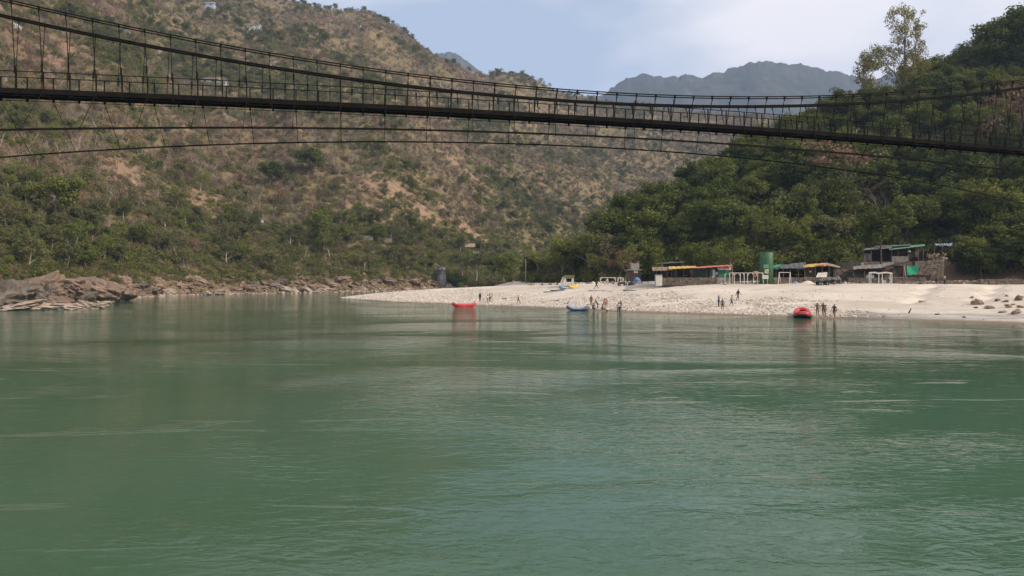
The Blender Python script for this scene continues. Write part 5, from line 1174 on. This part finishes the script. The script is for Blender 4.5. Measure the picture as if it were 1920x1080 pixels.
# terrace shelter
b0 = base(1655, 144); t1 = thing('terrace_shelter', 'long shelter under a slanting grey tin roof on the lower terrace', 'shelter', b0)
roof(t1, 'roof', M['tin'], 1599, 1676, 504.5, 500.5, 499.5, 491.5, 141.6, 6, .07, .1, 31, 16); roof(t1, 'right_roof', M['darkwood'], 1655, 1706, 501.5, 490.5, 498, 488.5, 141.4, 5, .12, .06, 32, 8)
part(t1, 'back_wall', M['stone'], lambda mb: pb(mb, 1601, 500, 1700, 536, 147.2, .3)); part(t1, 'floor', M['stone'], lambda mb: pb(mb, 1600, 521, 1702, 538, 142.6, 4.6)); posts(t1, [1600.5, 1620.5, 1659.5, 1676, 1696], 500, 521.5, 142.2, .14, M['wood'])
part(t1, 'counter', M['darkgreen'], lambda mb: pb(mb, 1601.5, 513, 1623.5, 521, 142.5, .4)); part(t1, 'grey_counter', M['bluewhite'], lambda mb: pb(mb, 1624, 515, 1639, 521, 142.55, .5)); part(t1, 'right_wall', M['darkwood'], lambda mb: pb(mb, 1675.5, 498, 1693.5, 519, 142.3, .12)); part(t1, 'corner_pole', M['bark_pale'], lambda mb: mb.bar(P(1694.5, 491, 141.9), P(1697, 517, 141.9), .16))
gc = thing('green_tarp_screen', 'bright green tarp stretched as a screen at the shelter end', 'tarp', P(1711, 516, 142)); part(gc, 'cloth', M['green_net'], lambda mb: mb.add([P(x, y, 142 + .15 * math.sin(i * 1.3)) for i, (x, y) in enumerate([(1700, 498.5), (1706, 499.2), (1712, 499), (1722, 495.8), (1700.5, 507), (1706, 507.5), (1712, 507.5), (1722, 506), (1700.5, 516), (1706, 516), (1712, 515), (1721.5, 513)])], [(0, 1, 5, 4), (1, 2, 6, 5), (2, 3, 7, 6), (4, 5, 9, 8), (5, 6, 10, 9), (6, 7, 11, 10)])).modifiers.new('thick', 'SOLIDIFY').thickness = .04
posts(gc, [1700, 1722], 495.5, 517, 142.1, .1, M['wood'], 'pole')
# white gazebo frame
gz = thing('gazebo_frame', 'white scalloped gazebo frame on the sand before the shelter', 'gazebo', base(1651, 138)); posts(gz, [1629.8, 1647.5, 1654.2, 1672.5], 511, 535, 138, .12, M['white']); posts(gz, [1633, 1669], 511, 534, 139.6, .12, M['white'])
part(gz, 'valance', M['white'], lambda mb: [mb.bar(P(xa, ya, 137.95), P(xb, yb2, 137.95), .08, .28) for xa, ya, xb, yb2 in [(1629.5, 512, 1634, 511), (1634, 511.2, 1642, 511), (1642, 511, 1647.5, 513), (1647.5, 513, 1654, 511.2), (1654, 511.2, 1662, 511), (1662, 511, 1668, 511.6), (1668, 511.6, 1673, 513)]])
for ax, bx in ((1666.5, 1673.5), (1673.5, 1666.5)): part(gz, 'cross_brace', M['white'], lambda mb: mb.bar(P(ax, 520, 137.9), P(bx, 532.5, 137.9), .1))
tub = thing('white_tub', 'white box tub under the gazebo frame', 'tub', base(1658, 138.5)); part(tub, 'box', M['white'], lambda mb: pb(mb, 1654.5, 526.5, 1662, 534, 138.4, .8)); part(tub, 'rim', M['white'], lambda mb: pb(mb, 1654, 525.8, 1662.5, 526.6, 138.33, .94))
crate = thing('grey_crate', 'grey crate left of the white tub', 'crate', base(1649.5, 138.5)); part(crate, 'box', M['tin'], lambda mb: pb(mb, 1645.5, 526.5, 1653, 534, 138.6, .7)); part(crate, 'lid', M['slate'], lambda mb: pb(mb, 1645, 525.7, 1653.4, 526.5, 138.55, .8))
stone_wall('stone_wall', 'dark stone wall under the terrace shelter left of the gazebo', 1591, 522, 1648, 534, 140.6, .9, .4); stone_wall('stone_wall', 'dark rubble wall right of the gazebo frame', 1674, 521, 1737, 534, 139.6, .9, .4)
stone_wall('retaining_wall', 'tall stone retaining wall behind the green tarp', 1715, 489, 1768, 513.5, 147, 1.0, .45); stone_wall('stone_wall', 'long stone wall at the right end of the beach', 1838, 524.5, 1960, 539, 133.4, .8, .42); stone_wall('stone_kerb', 'low dark stone kerb behind the two people at right', 1764, 528.5, 1840, 534, 134.6, .7, .36)
# upper hut
u2 = thing('upper_hut', 'dark upper terrace hut with green and grey sheet roofs', 'hut', Vector((P(1675, 492, 150).x, 150, P(1675, 492, 150).z)))
part(u2, 'terrace', M['stone'], lambda mb: pb(mb, 1617, 490.5, 1742, 520, 148.6, 14)); roof(u2, 'grey_roof', M['tin'], 1618, 1672, 469, 464.8, 466.5, 460, 149, 6.5, .07, .06, 41); roof(u2, 'green_roof', M['tin_green'], 1667, 1734, 468.2, 460.6, 464, 457.8, 148.4, 6.5, .07, .04, 42, 16); roof(u2, 'dark_roof', M['slate'], 1640, 1708, 464.8, 459.4, 461, 457.5, 151, 5.5, .07, .05, 43)
part(u2, 'back_wall', M['darkwood'], lambda mb: pb(mb, 1619, 465, 1732, 491, 155, .2)); posts(u2, [1620, 1634, 1672, 1684, 1703, 1722, 1731], 466, 491, 149.3, .14, M['wood']); part(u2, 'corrugated_panel', M['tin'], lambda mb: [pb(mb, 1672 + k, 480.5, 1672.55 + k, 490.5, 149.0 - (.04 if k % 2 else 0), .08) for k in np.arange(0, 31, .5)])
part(u2, 'shelf', M['wood'], lambda mb: [pb(mb, 1674, 473, 1702, 473.6, 150.4, .5), pb(mb, 1674, 477, 1702, 477.6, 150.4, .5)]); part(u2, 'right_wall', M['wood'], lambda mb: pb(mb, 1716, 465, 1721, 482, 149.6, .1)); part(u2, 'dark_panel', M['darkgreen'], lambda mb: pb(mb, 1704, 472, 1722, 480, 149.7, .1))
part(u2, 'grey_screen', M['slate'], lambda mb: pb(mb, 1620, 474.5, 1633, 489, 149.6, .1)); part(u2, 'dish', M['white'], lambda mb: mb.lathe(P(1704.5, 471.5, 149.0), [(.05, -.22), (.28, -.08), (.3, .1), (.1, .24)], 12))
bc = thing('blue_canopy', 'pale blue tarp canopy on poles above the rock heap', 'canopy', P(1770, 476, 152)); roof(bc, 'tarp', M['bluecanopy'], 1754, 1786, 460.5, 460.5, 456.4, 456, 150.5, 4.5, .05, .3, 51); posts(bc, [1752, 1766, 1785], 458, 482, 150.7, .1, M['bark'], 'pole')
tubw = thing('white_tank', 'small white tank standing above the left end of the shelter roof', 'tank', P(1617, 497.5, 148)); part(tubw, 'drum', M['white'], lambda mb: mb.lathe(P(1616.8, 498, 148.2), [(.28, -.1), (.28, .45), (.18, .55)], 14), True); part(tubw, 'lid', M['white'], lambda mb: mb.lathe(P(1616.8, 492.6, 148.2), [(.14, -.05), (.14, .06)], 12))
n = 46
rub = np.stack([np.array([P(rng.uniform(1738, 1776), rng.uniform(476, 486), 149 + rng.uniform(0, 1.5))[:] for _ in range(n)])], 0)[0]
scatter('rock_heap', 'heap of pale stones on top of the retaining wall', 'rubble', rub, rng.uniform(.35, .8, n), rng.integers(0, 7, n), small, .4)
part(thing('heap_base', 'stone bank under the heap of pale stones', 'bank', P(1757, 492, 148.5)), 'bank', M['stone'], lambda mb: [pb(mb, 1742, 487, 1772, 520, 148.6, 5, .25), pb(mb, 1745, 482, 1770, 490, 149.6, 3, .25)])
# hillside path railing
rp = [hit(x, 419, z_right) for x in np.linspace(1672, 1798, 10)]
pr = thing('path_railing', 'low railing with white post tops along the hillside path', 'railing', rp[4])
for i, a in enumerate(rp): part(pr, 'post', M['white'] if i % 2 == 0 else M['concrete'], lambda mb: mb.bar(a - up * .4, a + up * .75, .16))
part(pr, 'rail', M['concrete'], lambda mb: [mb.bar(a + up * .6, b_ + up * .6, .1) for a, b_ in zip(rp[:-1], rp[1:])])
# rubble behind the beach line
n = 900; x = rng.uniform(990, 1620, n); Yr = np.interp(x, [990, 1100, 1200, 1300, 1620], [181, 168, 153, 140.5, 138.5]) + rng.uniform(0, 5, n) ** 1.0; u = (x - CX) / F
scatter('back_beach_rubble', 'stones and rubble along the back of the beach', 'rubble', np.stack([u * Yr, Yr, ground(u, Yr) + .05], -1), rng.uniform(.25, .85, n), rng.integers(0, 13, n), small + cob, .4)
n = 700; x = rng.uniform(1700, 1930, n); Yr = rng.uniform(134.5, 146, n); u = (x - CX) / F
scatter('bank_debris', 'earthy rubble on the bank behind the right end of the beach', 'rubble', np.stack([u * Yr, Yr, ground(u, Yr) + .05], -1), rng.uniform(.25, 1.0, n), rng.integers(0, 7, n), small, .4)

# ------------------------------------------------------------------ rafts
def lpart(root, name, mb, m, smooth=True): return link(name, mesh_np(name, mb.v, mb.f, [m], smooth=smooth), root)
def raft(name, label, p, rz, L=4.2, Wd=2.0, r=.27, rise=.5, tube_m='redtube', low_m='blacktube', tilt=(0, 0), pw=4, gear=True, group=None):
    o = thing(name, label, 'raft', p, 0, group); o.rotation_euler = (tilt[0], tilt[1], rz)
    pts = []
    for k in range(49):
        a = 2 * math.pi * k / 48; cx, sx = math.cos(a), math.sin(a)
        x = (L / 2 - r) * math.copysign(abs(cx) ** .7, cx); y = (Wd / 2 - r) * math.copysign(abs(sx) ** .7, sx)
        pts.append(Vector((x, y, r + rise * (abs(x) / (L / 2 - r)) ** pw)))
    lpart(o, 'side_tube', MB().tube(pts, r, 10, False), M[tube_m])
    lpart(o, 'rubbing_strake', MB().tube([q + Vector((q.x, q.y, 0)).normalized() * r * .75 - up * r * .62 for q in pts], r * .45, 6, False), M[low_m])
    fl = MB(); nx = 10
    for i in range(nx + 1):
        x = (L / 2 - r) * (-1 + 2 * i / nx); z = .1 + rise * .9 * (abs(x) / (L / 2 - r)) ** pw; hw = (Wd / 2 - r) * max(.15, (1 - abs(x / (L / 2)) ** 2.6))
        fl.v += [(x, -hw, z), (x, hw, z), (x, -hw, z - .08), (x, hw, z - .08)]
    for i in range(nx): a = 4 * i; fl.f += [(a, a + 1, a + 5, a + 4), (a + 2, a + 6, a + 7, a + 3), (a, a + 4, a + 6, a + 2), (a + 1, a + 3, a + 7, a + 5)]
    lpart(o, 'floor', fl, M[low_m], False)
    if gear:
        for x in (-.9, 0, .9): lpart(o, 'thwart', MB().tube([Vector((x * L / 4.2, -Wd / 2 + r, r * 1.1)), Vector((x * L / 4.2, Wd / 2 - r, r * 1.1))], r * .72, 10), M[tube_m])
    lpart(o, 'grab_line', MB().tube([q + Vector((q.x, q.y, 0)).normalized() * r * 1.02 + up * (.03 + .04 * (i % 2)) for i, q in enumerate(pts)], .018, 4, False), M['white'])
    return o
p = hit(870, 575, lambda u, Y: np.maximum(z_beach(u, Y), 0)); p.z = -.06
raft('raft', 'red raft with upturned ends lying side-on at the waterline', p, math.radians(4), 4.6, 1.8, .26, .38, 'redtube', 'redtube', pw=4)
p = hit(1505.5, 597, lambda u, Y: np.maximum(z_beach(u, Y), 0)); p.z = .02
raft('raft', 'red raft pointing at the camera, pulled up on the sand', p + Vector((.7, 1.9, .12)), math.radians(71), 4.6, 2.4, .32, .4, 'redtube', 'blacktube', tilt=(0, -0.10), pw=2.5)
p = hit(1084, 582, lambda u, Y: np.maximum(z_beach(u, Y), 0)); p.z = -.02
raft('raft', 'pale blue raft with black underside at the water edge near the bathers', p, math.radians(-6), 4.0, 1.9, .28, .42, 'bluetube', 'blacktube', pw=3)
p = hit(1058, 542, z_beach); raft('raft', 'blue raft lying high on the beach beside the yellow one', p, math.radians(35), 2.6, 1.6, .26, .3, 'bluetube', 'bluetube', tilt=(.1, 0))
p = hit(1074, 540.5, z_beach); raft('raft', 'yellow raft lying high on the beach', p, math.radians(10), 2.2, 1.2, .24, .35, 'yellowtube', 'yellowtube', pw=3)
p = hit(1046, 546, z_beach); raft('raft', 'flat dark grey deflated raft left of the blue one', p, math.radians(12), 3.4, 1.3, .13, .05, 'slate', 'slate', gear=False)
# driftwood and wet logs on the sand
for i, (x0, y0, x1, y1, lab) in enumerate([(1104, 546, 1148, 546.5, 'long thin driftwood log lying on the upper sand'), (1168, 545.5, 1192, 544.5, 'driftwood stick right of the long log'), (1019, 548.5, 1036, 547.5, 'grey driftwood stick left of the deflated raft'), (1704, 588, 1709, 580, 'small driftwood stump near the waterline at right'), (1753, 589, 1763, 591, 'forked driftwood piece near the waterline at right'), (942, 561, 951, 559, 'dark driftwood piece right of the group in white'), (1042, 565, 1049, 562.5, 'dark stick on the cobbles above the blue raft'), (1064, 566, 1067, 570, 'short leaning stick beside the blue raft')]):
    a = hit(x0, max(y0, y1), z_beach); b_ = hit(x1, max(y0, y1), z_beach); b_.z += (abs(y1 - y0) / F * a.y if abs(y1 - y0) > 3 else 0); lg = thing('driftwood', lab, 'driftwood', a)
    d = b_ - a; part(lg, 'log', M['bark'], lambda mb: mb.tube([a + up * .06, a + d * .5 + up * .1, b_ + up * .05], [.11, .09, .05], 6), True); part(lg, 'twig', M['bark'], lambda mb: mb.tube([a + d * .55 + up * .1, a + d * .7 + up * .35], [.04, .02], 4))
lt = hit(1730, 567, z_beach); tr_ = thing('litter', 'small heap of yellow and white litter on the right sand', 'litter', lt)
for i in range(5): c = lt + Vector((rng.normal() * .35, rng.normal() * .2, .1)); part(tr_, 'scrap', M['yellow' if i % 2 else 'white'], lambda mb: mb.box(c.x - .18, c.x + .18, c.y - .1, c.y + .1, c.z - .12, c.z + .12, .08))

# ------------------------------------------------------------------ people
def person(label, x, yf, pose='stand', face=0.0, top=(.3, .3, .3), legs=(.03, .03, .035), h=1.68, bare_top=False, shorts=False, group=None, Y=None, z=None, arm=None, barefoot=True, sink=0.02):
    if Y is None: p = hit(x, yf, lambda u, Y_: np.maximum(z_beach(u, Y_), 0))
    else: p = Vector(((x - CX) / F * Y, Y, z))
    J = {}; 
    def leg(s, thigh, shin, hipz, out=.10):
        hx = Vector((s * .095, 0, hipz)); k = hx + Vector((s * (out - .095), math.sin(thigh), -math.cos(thigh))) * .43; a = k + Vector((0, math.sin(shin), -math.cos(shin))) * .42
        return hx, k, a, a + Vector((s * .02, .15, -.055))
    def arm_(s, up_a, fo_a, out, sz, lean):
        sh = Vector((s * .185, lean, sz)); e = sh + Vector((s * out, math.sin(up_a), -math.cos(up_a))).normalized() * .29; w = e + Vector((s * out * .4, math.sin(fo_a), -math.cos(fo_a))).normalized() * .25
        return sh, e, w, w + (w - e).normalized() * .08
    hip, lean = .93, .0; L_, R_ = (.02, -.04), (-.03, -.06); al, ar = (.08, .25, .16), (-.05, .2, .16)
    if pose == 'walk': L_, R_ = (.42, .12), (-.30, -.62); hip, lean = .89, .05; al, ar = (-.4, -.1, .14), (.4, .7, .14)
    if pose == 'stride': L_, R_ = (.55, .45), (-.5, -.72); hip, lean = .83, .04; al, ar = (-.5, -.1, .14), (.5, .8, .14)
    if pose == 'crouch': L_, R_ = (1.75, -.55), (1.6, -.5); hip, lean = .42, .18; al, ar = (.9, 1.2, .12), (.8, 1.3, .12)
    if pose == 'sit': L_, R_ = (1.75, .9), (1.6, .8); hip, lean = .16, .05; al, ar = (.3, 1.0, .2), (.6, 1.1, .1)
    if pose == 'bend': hip, lean = .90, .34; al, ar = (.5, .5, .1), (.7, .6, .1)
    if pose == 'point': al = (1.3, 1.5, .25)
    if pose == 'hips': al, ar = (-.15, .5, .55), (-.15, .5, .55)
    if pose == 'wade': hip = .93
    dz = hip - .93
    V = [Vector((0, 0, hip)), Vector((0, lean * .4, hip + .2)), Vector((0, lean * .8, hip + .42)), Vector((0, lean, hip + .54)), Vector((0, lean + .02, hip + .63)), Vector((0, lean + .015, hip + .74)), Vector((0, lean + .11, hip + .655))]
    Rr = [.125, .118, .135, .055, .088, .078, .018]; Ed = [(0, 1), (1, 2), (2, 3), (3, 4), (4, 5), (4, 6)]; tags = ['hip', 'top', 'top', 'skin', 'head', 'head', 'head']
    for s, (a, b_) in ((-1, L_), (1, R_)):
        i = len(V); V += leg(s, a, b_, hip - .03); Rr += [.09, .062, .042, .036]; Ed += [(0, i), (i, i + 1), (i + 1, i + 2), (i + 2, i + 3)]; tags += ['thigh', 'thigh', 'shin', 'foot']
    for s, (a, b_, o_) in ((-1, al), (1, ar)):
        i = len(V); V += arm_(s, a, b_, o_, hip + .47, lean * .85); Rr += [.058, .042, .03, .03]; Ed += [(2, i), (i, i + 1), (i + 1, i + 2), (i + 2, i + 3)]; tags += ['top', 'sleeve', 'fore', 'fore']
        hd_ = V[i + 3]; d = (hd_ - V[i + 2]).normalized(); sd = d.cross(Vector((s, 0, .1))).normalized()
        for f, (of, ln) in enumerate(((-.03, .075), (-.01, .085), (.01, .08), (.028, .065), (-.05, .05))):
            j = len(V); V += [hd_ + sd * of + d * (.03 if f < 4 else -.02), hd_ + sd * (of * (1.2 if f < 4 else 1.5)) + d * (ln if f < 4 else .03) + Vector((-s * .02, 0, 0))]; Rr += [.010, .008]; Ed += [(i + 3, j), (j, j + 1)]; tags += ['fore', 'fore']
    me = bpy.data.meshes.new('body_cage'); me.from_pydata(V, Ed, []); ob = bpy.data.objects.new('body_cage', me); C.objects.link(ob)
    md = ob.modifiers.new('skin', 'SKIN'); md.use_smooth_shade = True
    if not me.skin_vertices: me.attributes
    PEOPLE.append((ob, label, p, face, h / 1.71, V, Ed, tags, top, legs, bare_top, shorts, group, (V[4], V[5]), sink, min(v.z for v in V), Rr))
PEOPLE = []
OL, TN = (.16, .13, .09), (.2, .14, .1)
person('person in a long black robe left of the group in white', 900, 566, 'stand', 2.6, (.012, .012, .014), (.012, .012, .014), 1.75)
person('person in white shirt and grey trousers beside two companions', 914.2, 569, 'stand', -2.4, (.62, .6, .56), (.2, .2, .21))
person('person in white shirt and black trousers, middle of three', 918.2, 567, 'stand', 2.8, (.55, .53, .5), (.015, .015, .018))
person('person in pale trousers and orange-white shirt, rightmost of three', 922.6, 568, 'hips', 1.2, (.6, .3, .2), (.45, .44, .42))
person('person in red shirt and black trousers walking alone on the beach', 972.2, 570, 'walk', 1.4, (.5, .04, .04), (.012, .012, .014))
person('person in dark clothes striding over the upper sand', 1118.5, 542, 'stride', -1.5, (.08, .055, .04), (.012, .012, .014), 1.8)
person('shirtless bather standing tallest beside the blue raft', 1108.6, 574, 'stand', 2.6, (.24, .125, .075), (.3, .1, .05), 1.75, True, True)
person('bather crouching in the shallows beside the blue raft', 1111.5, 583, 'crouch', -2.6, (.07, .05, .045), (.03, .028, .026), 1.7)
person('bather in pale cloth squatting left of the blue raft end', 1105.0, 583, 'crouch', 1.2, (.55, .46, .36), (.4, .33, .26), 1.6)
person('dark-haired bather bending forward among the bathers', 1120.8, 580, 'bend', 1.8, (.1, .07, .055), (.12, .1, .08), 1.6)
person('bather in red shirt sitting in the shallows', 1128.6, 583.5, 'sit', -1.6, (.55, .03, .03), (.05, .045, .04), 1.65)
person('bather wrapped in white cloth, standing', 1133.2, 580.5, 'stand', 2.2, (.6, .55, .48), (.58, .54, .47), 1.7)
person('bather in orange vest behind the one in white cloth', 1137, 578, 'stand', -2.8, (.62, .14, .04), (.22, .13, .09), 1.62, False, True)
person('person in white shirt and black trousers standing ankle-deep', 1159.8, 587, 'wade', 3.0, (.5, .5, .48), (.012, .012, .014), 1.72, sink=.12)
person('person in brown shirt behind the one standing ankle-deep', 1163.6, 584.5, 'hips', -2.5, (.15, .085, .06), (.06, .04, .035), 1.68)
person('person in blue shirt and black trousers pointing right', 1347.6, 575, 'point', -1.4, (.13, .18, .26), (.014, .014, .016), 1.72)
person('person in blue shirt and shorts nearest the water of the pair', 1354.6, 582, 'stand', 2.9, (.10, .14, .22), (.03, .03, .035), 1.68, False, True)
person('person in white top and black shorts walking on the sand', 1371.8, 574, 'walk', -1.5, (.6, .57, .52), (.012, .012, .014), 1.68, False, True)
person('person in black walking farthest up the sand', 1383.6, 563, 'walk', -1.2, (.014, .013, .013), (.02, .017, .014), 1.76)
person('person in tan life vest right of the red raft', 1532.6, 592, 'hips', 3.0, OL, (.19, .12, .08), 1.72, False, True)
person('person in brown top, second from the red raft', 1543.6, 592, 'hips', 2.6, (.13, .095, .07), (.17, .11, .075), 1.68, False, True)
person('shorter person in tan dress in front of the second one', 1546.4, 595, 'stand', 3.1, TN, TN, 1.5, False, True)
person('dark-clad person standing farthest right of the raft group', 1564.4, 594.5, 'walk', 2.5, (.05, .04, .035), (.12, .08, .06), 1.74, False, True)
person('person in brown top and dark trousers at the top of the right sand', 1755.3, 532.8, 'hips', -1.4, (.13, .085, .05), (.025, .028, .035), 1.72)
person('person in white shirt and dark trousers at the top of the right sand', 1771.2, 533.4, 'stand', 1.5, (.52, .5, .47), (.02, .025, .035), 1.76)
person('grey-clad person standing inside the long stall', 1296, 520.6, 'stand', 2.9, (.2, .19, .18), (.13, .12, .12), 1.7, Y=142.3, z=P(1296, 520.6, 142.3).z)
for x, yf, ps_, tp, lab in [(635.5, 556.5, 'sit', (.24, .125, .075), 'bather sitting in shallow water at the tip of the bar'), (646, 555.5, 'bend', (.2, .1, .07), 'bather bending at the tip of the bar'), (666.5, 554.5, 'crouch', (.24, .13, .08), 'bather crouching behind the tip of the bar'), (670, 553.5, 'stand', (.3, .34, .4), 'bather in grey beside the crouching one'), (677, 553.3, 'crouch', (.25, .13, .08), 'rightmost crouching bather behind the bar tip'), (712.5, 549.5, 'stand', (.6, .58, .55), 'lone person in white on the far side of the bar')]:
    person(lab, x, yf, ps_, float(rng.uniform(0, 6)), tp, (.12, .08, .06), 1.55)
bpy.context.view_layer.update()
for q_ in PEOPLE:
    ob = q_[0]
    if not ob.data.skin_vertices:
        bpy.context.view_layer.objects.active = ob; bpy.ops.mesh.customdata_skin_add()
    lay = ob.data.skin_vertices[0].data
    for i, r_ in enumerate(q_[-1]): lay[i].radius = (r_, r_)
    lay[0].use_root = True
    sd = ob.modifiers.new('smooth', 'SUBSURF'); sd.levels = 1; sd.render_levels = 1
dg = bpy.context.evaluated_depsgraph_get(); dg.update()
for (ob, label, p, face, sc_, V, Ed, tags, top, legs, bare_top, shorts, group, hd_, sink, zmin, Rr) in PEOPLE:
    me = bpy.data.meshes.new_from_object(ob.evaluated_get(dg)); me.name = 'person'; me.materials.clear()
    for m in (M['skin'], cloth(top), cloth(legs), M['black']): me.materials.append(m)
    A = np.array([V[a][:] for a, b_ in Ed]); B = np.array([V[b_][:] for a, b_ in Ed])
    et_ = [tags[b_] if tags[b_] != 'top' or tags[a] != 'skin' else 'top' for a, b_ in Ed]
    cen = np.array([q.center[:] for q in me.polygons]); d = B - A; t_ = np.clip(((cen[:, None] - A) * d).sum(-1) / (d * d).sum(-1), 0, 1)
    near = np.linalg.norm(cen[:, None] - (A + d * t_[..., None]), axis=-1).argmin(1)
    mp_ = {'top': 0 if bare_top else 1, 'sleeve': 0 if bare_top else 1, 'hip': 2, 'thigh': 2, 'shin': 0 if shorts else 2, 'foot': 0 if shorts else 3, 'fore': 0, 'skin': 0, 'head': 0}
    mi = [mp_[et_[k]] for k in near]; mi = [2 if (m == 1 and c[2] < V[0].z + .02) else m for m, c in zip(mi, cen)]
    me.polygons.foreach_set('material_index', mi); me.polygons.foreach_set('use_smooth', [True] * len(me.polygons))
    o = link('person', me); o.location = (p.x, p.y, p.z - (zmin - .02) * sc_ - sink); o.scale = (sc_ * 1.18, sc_ * 1.18, sc_ * 1.03); o.rotation_euler = (0, 0, face); tag(o, label, 'person', group)
    h0, h1 = hd_; mb = MB(); n = 12
    for j in range(5):
        f = j / 4 * 1.75
        for k in range(n): a = 2 * math.pi * k / n; mb.v.append((h0.x + math.cos(a) * math.sin(f) * .103, h0.y - .02 + math.sin(a) * math.sin(f) * .112, h0.z + .035 + math.cos(f) * .115))
    for j in range(4):
        for k in range(n): mb.f.append((j * n + k, (j + 1) * n + k, (j + 1) * n + (k + 1) % n, j * n + (k + 1) % n))
    lpart(o, 'hair', mb, M['hair'])
    cage = ob.data; bpy.data.objects.remove(ob); bpy.data.meshes.remove(cage)

# ------------------------------------------------------------------ houses high on the left hill
for i, (x, y, w, h, m, lab) in enumerate([(392, 14, 22, 8, 'bluewhite', 'pale blue house near the top of the left hill'), (468, 55, 20, 7, 'white', 'white house right of the tall terraces on the left hill'), (482, 53, 13, 6, 'bluewhite', 'small blue house beside the white one on the left hill'), (233, 62, 14, 6, 'bluewhite', 'pale blue hut on the terraces at upper left'), (212, 58, 7, 5, 'white', 'tiny white hut left of the pale blue hut'), (118, 20, 16, 8, 'concrete', 'grey house at the upper left'), (30, 52, 6, 6, 'white', 'tiny white hut at the left edge above the cables'),
        (395, 158, 30, 10, 'concrete', 'tan house among trees behind the bridge railing'), (420, 162, 14, 9, 'white', 'white house right of the tan house behind the railing'), (292, 98, 18, 7, 'rock_pale', 'low stone house between the cables at left'), (533, 186, 9, 6, 'white', 'small white hut just above the deck'), (512, 122, 10, 6, 'white', 'white hut between the cables near the ridge foot'), (674, 52, 5, 5, 'white', 'lone white speck of a hut below the ridge top'), (822, 160, 9, 7, 'rock_pale', 'pale hut on the brown spur'), (447, 46, 7, 5, 'thatch', 'brown hut left of the white house on the hill')]):
    p = hit(x, y, z_left)
    if p is None: continue
    ww, hh = w / F * p.y, h / F * p.y; o = thing('hill_house', lab, 'house', p)
    part(o, 'wall', M[m], lambda mb: mb.box(p.x - ww / 2, p.x + ww / 2, p.y - 2.5, p.y + 2.5, p.z - 2, p.z + hh * .75))
    part(o, 'roof', M['tin'] if i % 2 else M['bluewhite'], lambda mb: mb.add([(p.x + sx * ww * .56, p.y + sy * 3, p.z + hh * .75) for sx, sy in ((-1, -1), (1, -1), (1, 1), (-1, 1))] + [(p.x - ww * .5, p.y, p.z + hh * 1.15), (p.x + ww * .5, p.y, p.z + hh * 1.15)], [(0, 1, 5, 4), (2, 3, 4, 5), (0, 4, 3), (1, 2, 5), (3, 2, 1, 0)]))
    for k in (-.25, .25): part(o, 'window', M['black'], lambda mb: mb.box(p.x + ww * k - ww * .07, p.x + ww * k + ww * .07, p.y - 2.54, p.y - 2.4, p.z + hh * .25, p.z + hh * .5))
# road cut in the hillside with its parapet
for i, (x0, y0, x1, y1, lab) in enumerate([(672, 447, 702, 449, 'pale parapet wall at the left end of the hillside road'), (715, 452, 736, 454, 'second pale parapet wall of the hillside road'), (855, 460, 893, 462, 'long pale parapet wall of the road above the grey tower'), (880, 475, 910, 476, 'lower pale wall right of the grey tower')]):
    a, b_ = hit(x0, y0, z_left), hit(x1, y1, z_left); b_ = Vector((b_.x, a.y + (b_.y - a.y) * .3, (a.z + b_.z) / 2)); w_ = thing('road_parapet', lab, 'wall', a); part(w_, 'wall', M['rock_pale'], lambda mb: mb.bar(a, b_, .5, 1.6)); part(w_, 'coping', M['concrete'], lambda mb: mb.bar(a + up * .9, b_ + up * .9, .7, .18))
rs_ = hit(492, 425, z_left); w_ = thing('road_sign', 'white sign post at the right end of the pale earth scar', 'sign', rs_); part(w_, 'post', M['concrete'], lambda mb: mb.bar(rs_ - up * .5, rs_ + up * 2.4, .2)); part(w_, 'board', M['white'], lambda mb: mb.box(rs_.x - .45, rs_.x + .45, rs_.y - .15, rs_.y - .08, rs_.z + 1.4, rs_.z + 2.6))

# ------------------------------------------------------------------ valley haze
hm = bpy.data.materials.new('haze'); hm.use_nodes = True; t = hm.node_tree; t.nodes.clear()
out = t.nodes.new('ShaderNodeOutputMaterial'); pv = t.nodes.new('ShaderNodeVolumePrincipled')
pv.inputs['Color'].default_value = (0.50, 0.67, 1.0, 1); pv.inputs['Density'].default_value = 0.00015; pv.inputs['Anisotropy'].default_value = 0.0
t.links.new(pv.outputs[0], out.inputs['Volume'])
haze = MB().box(-4400, 4400, -900, 4300, -7.0, 1080).build('haze', hm); haze['kind'] = 'stuff'
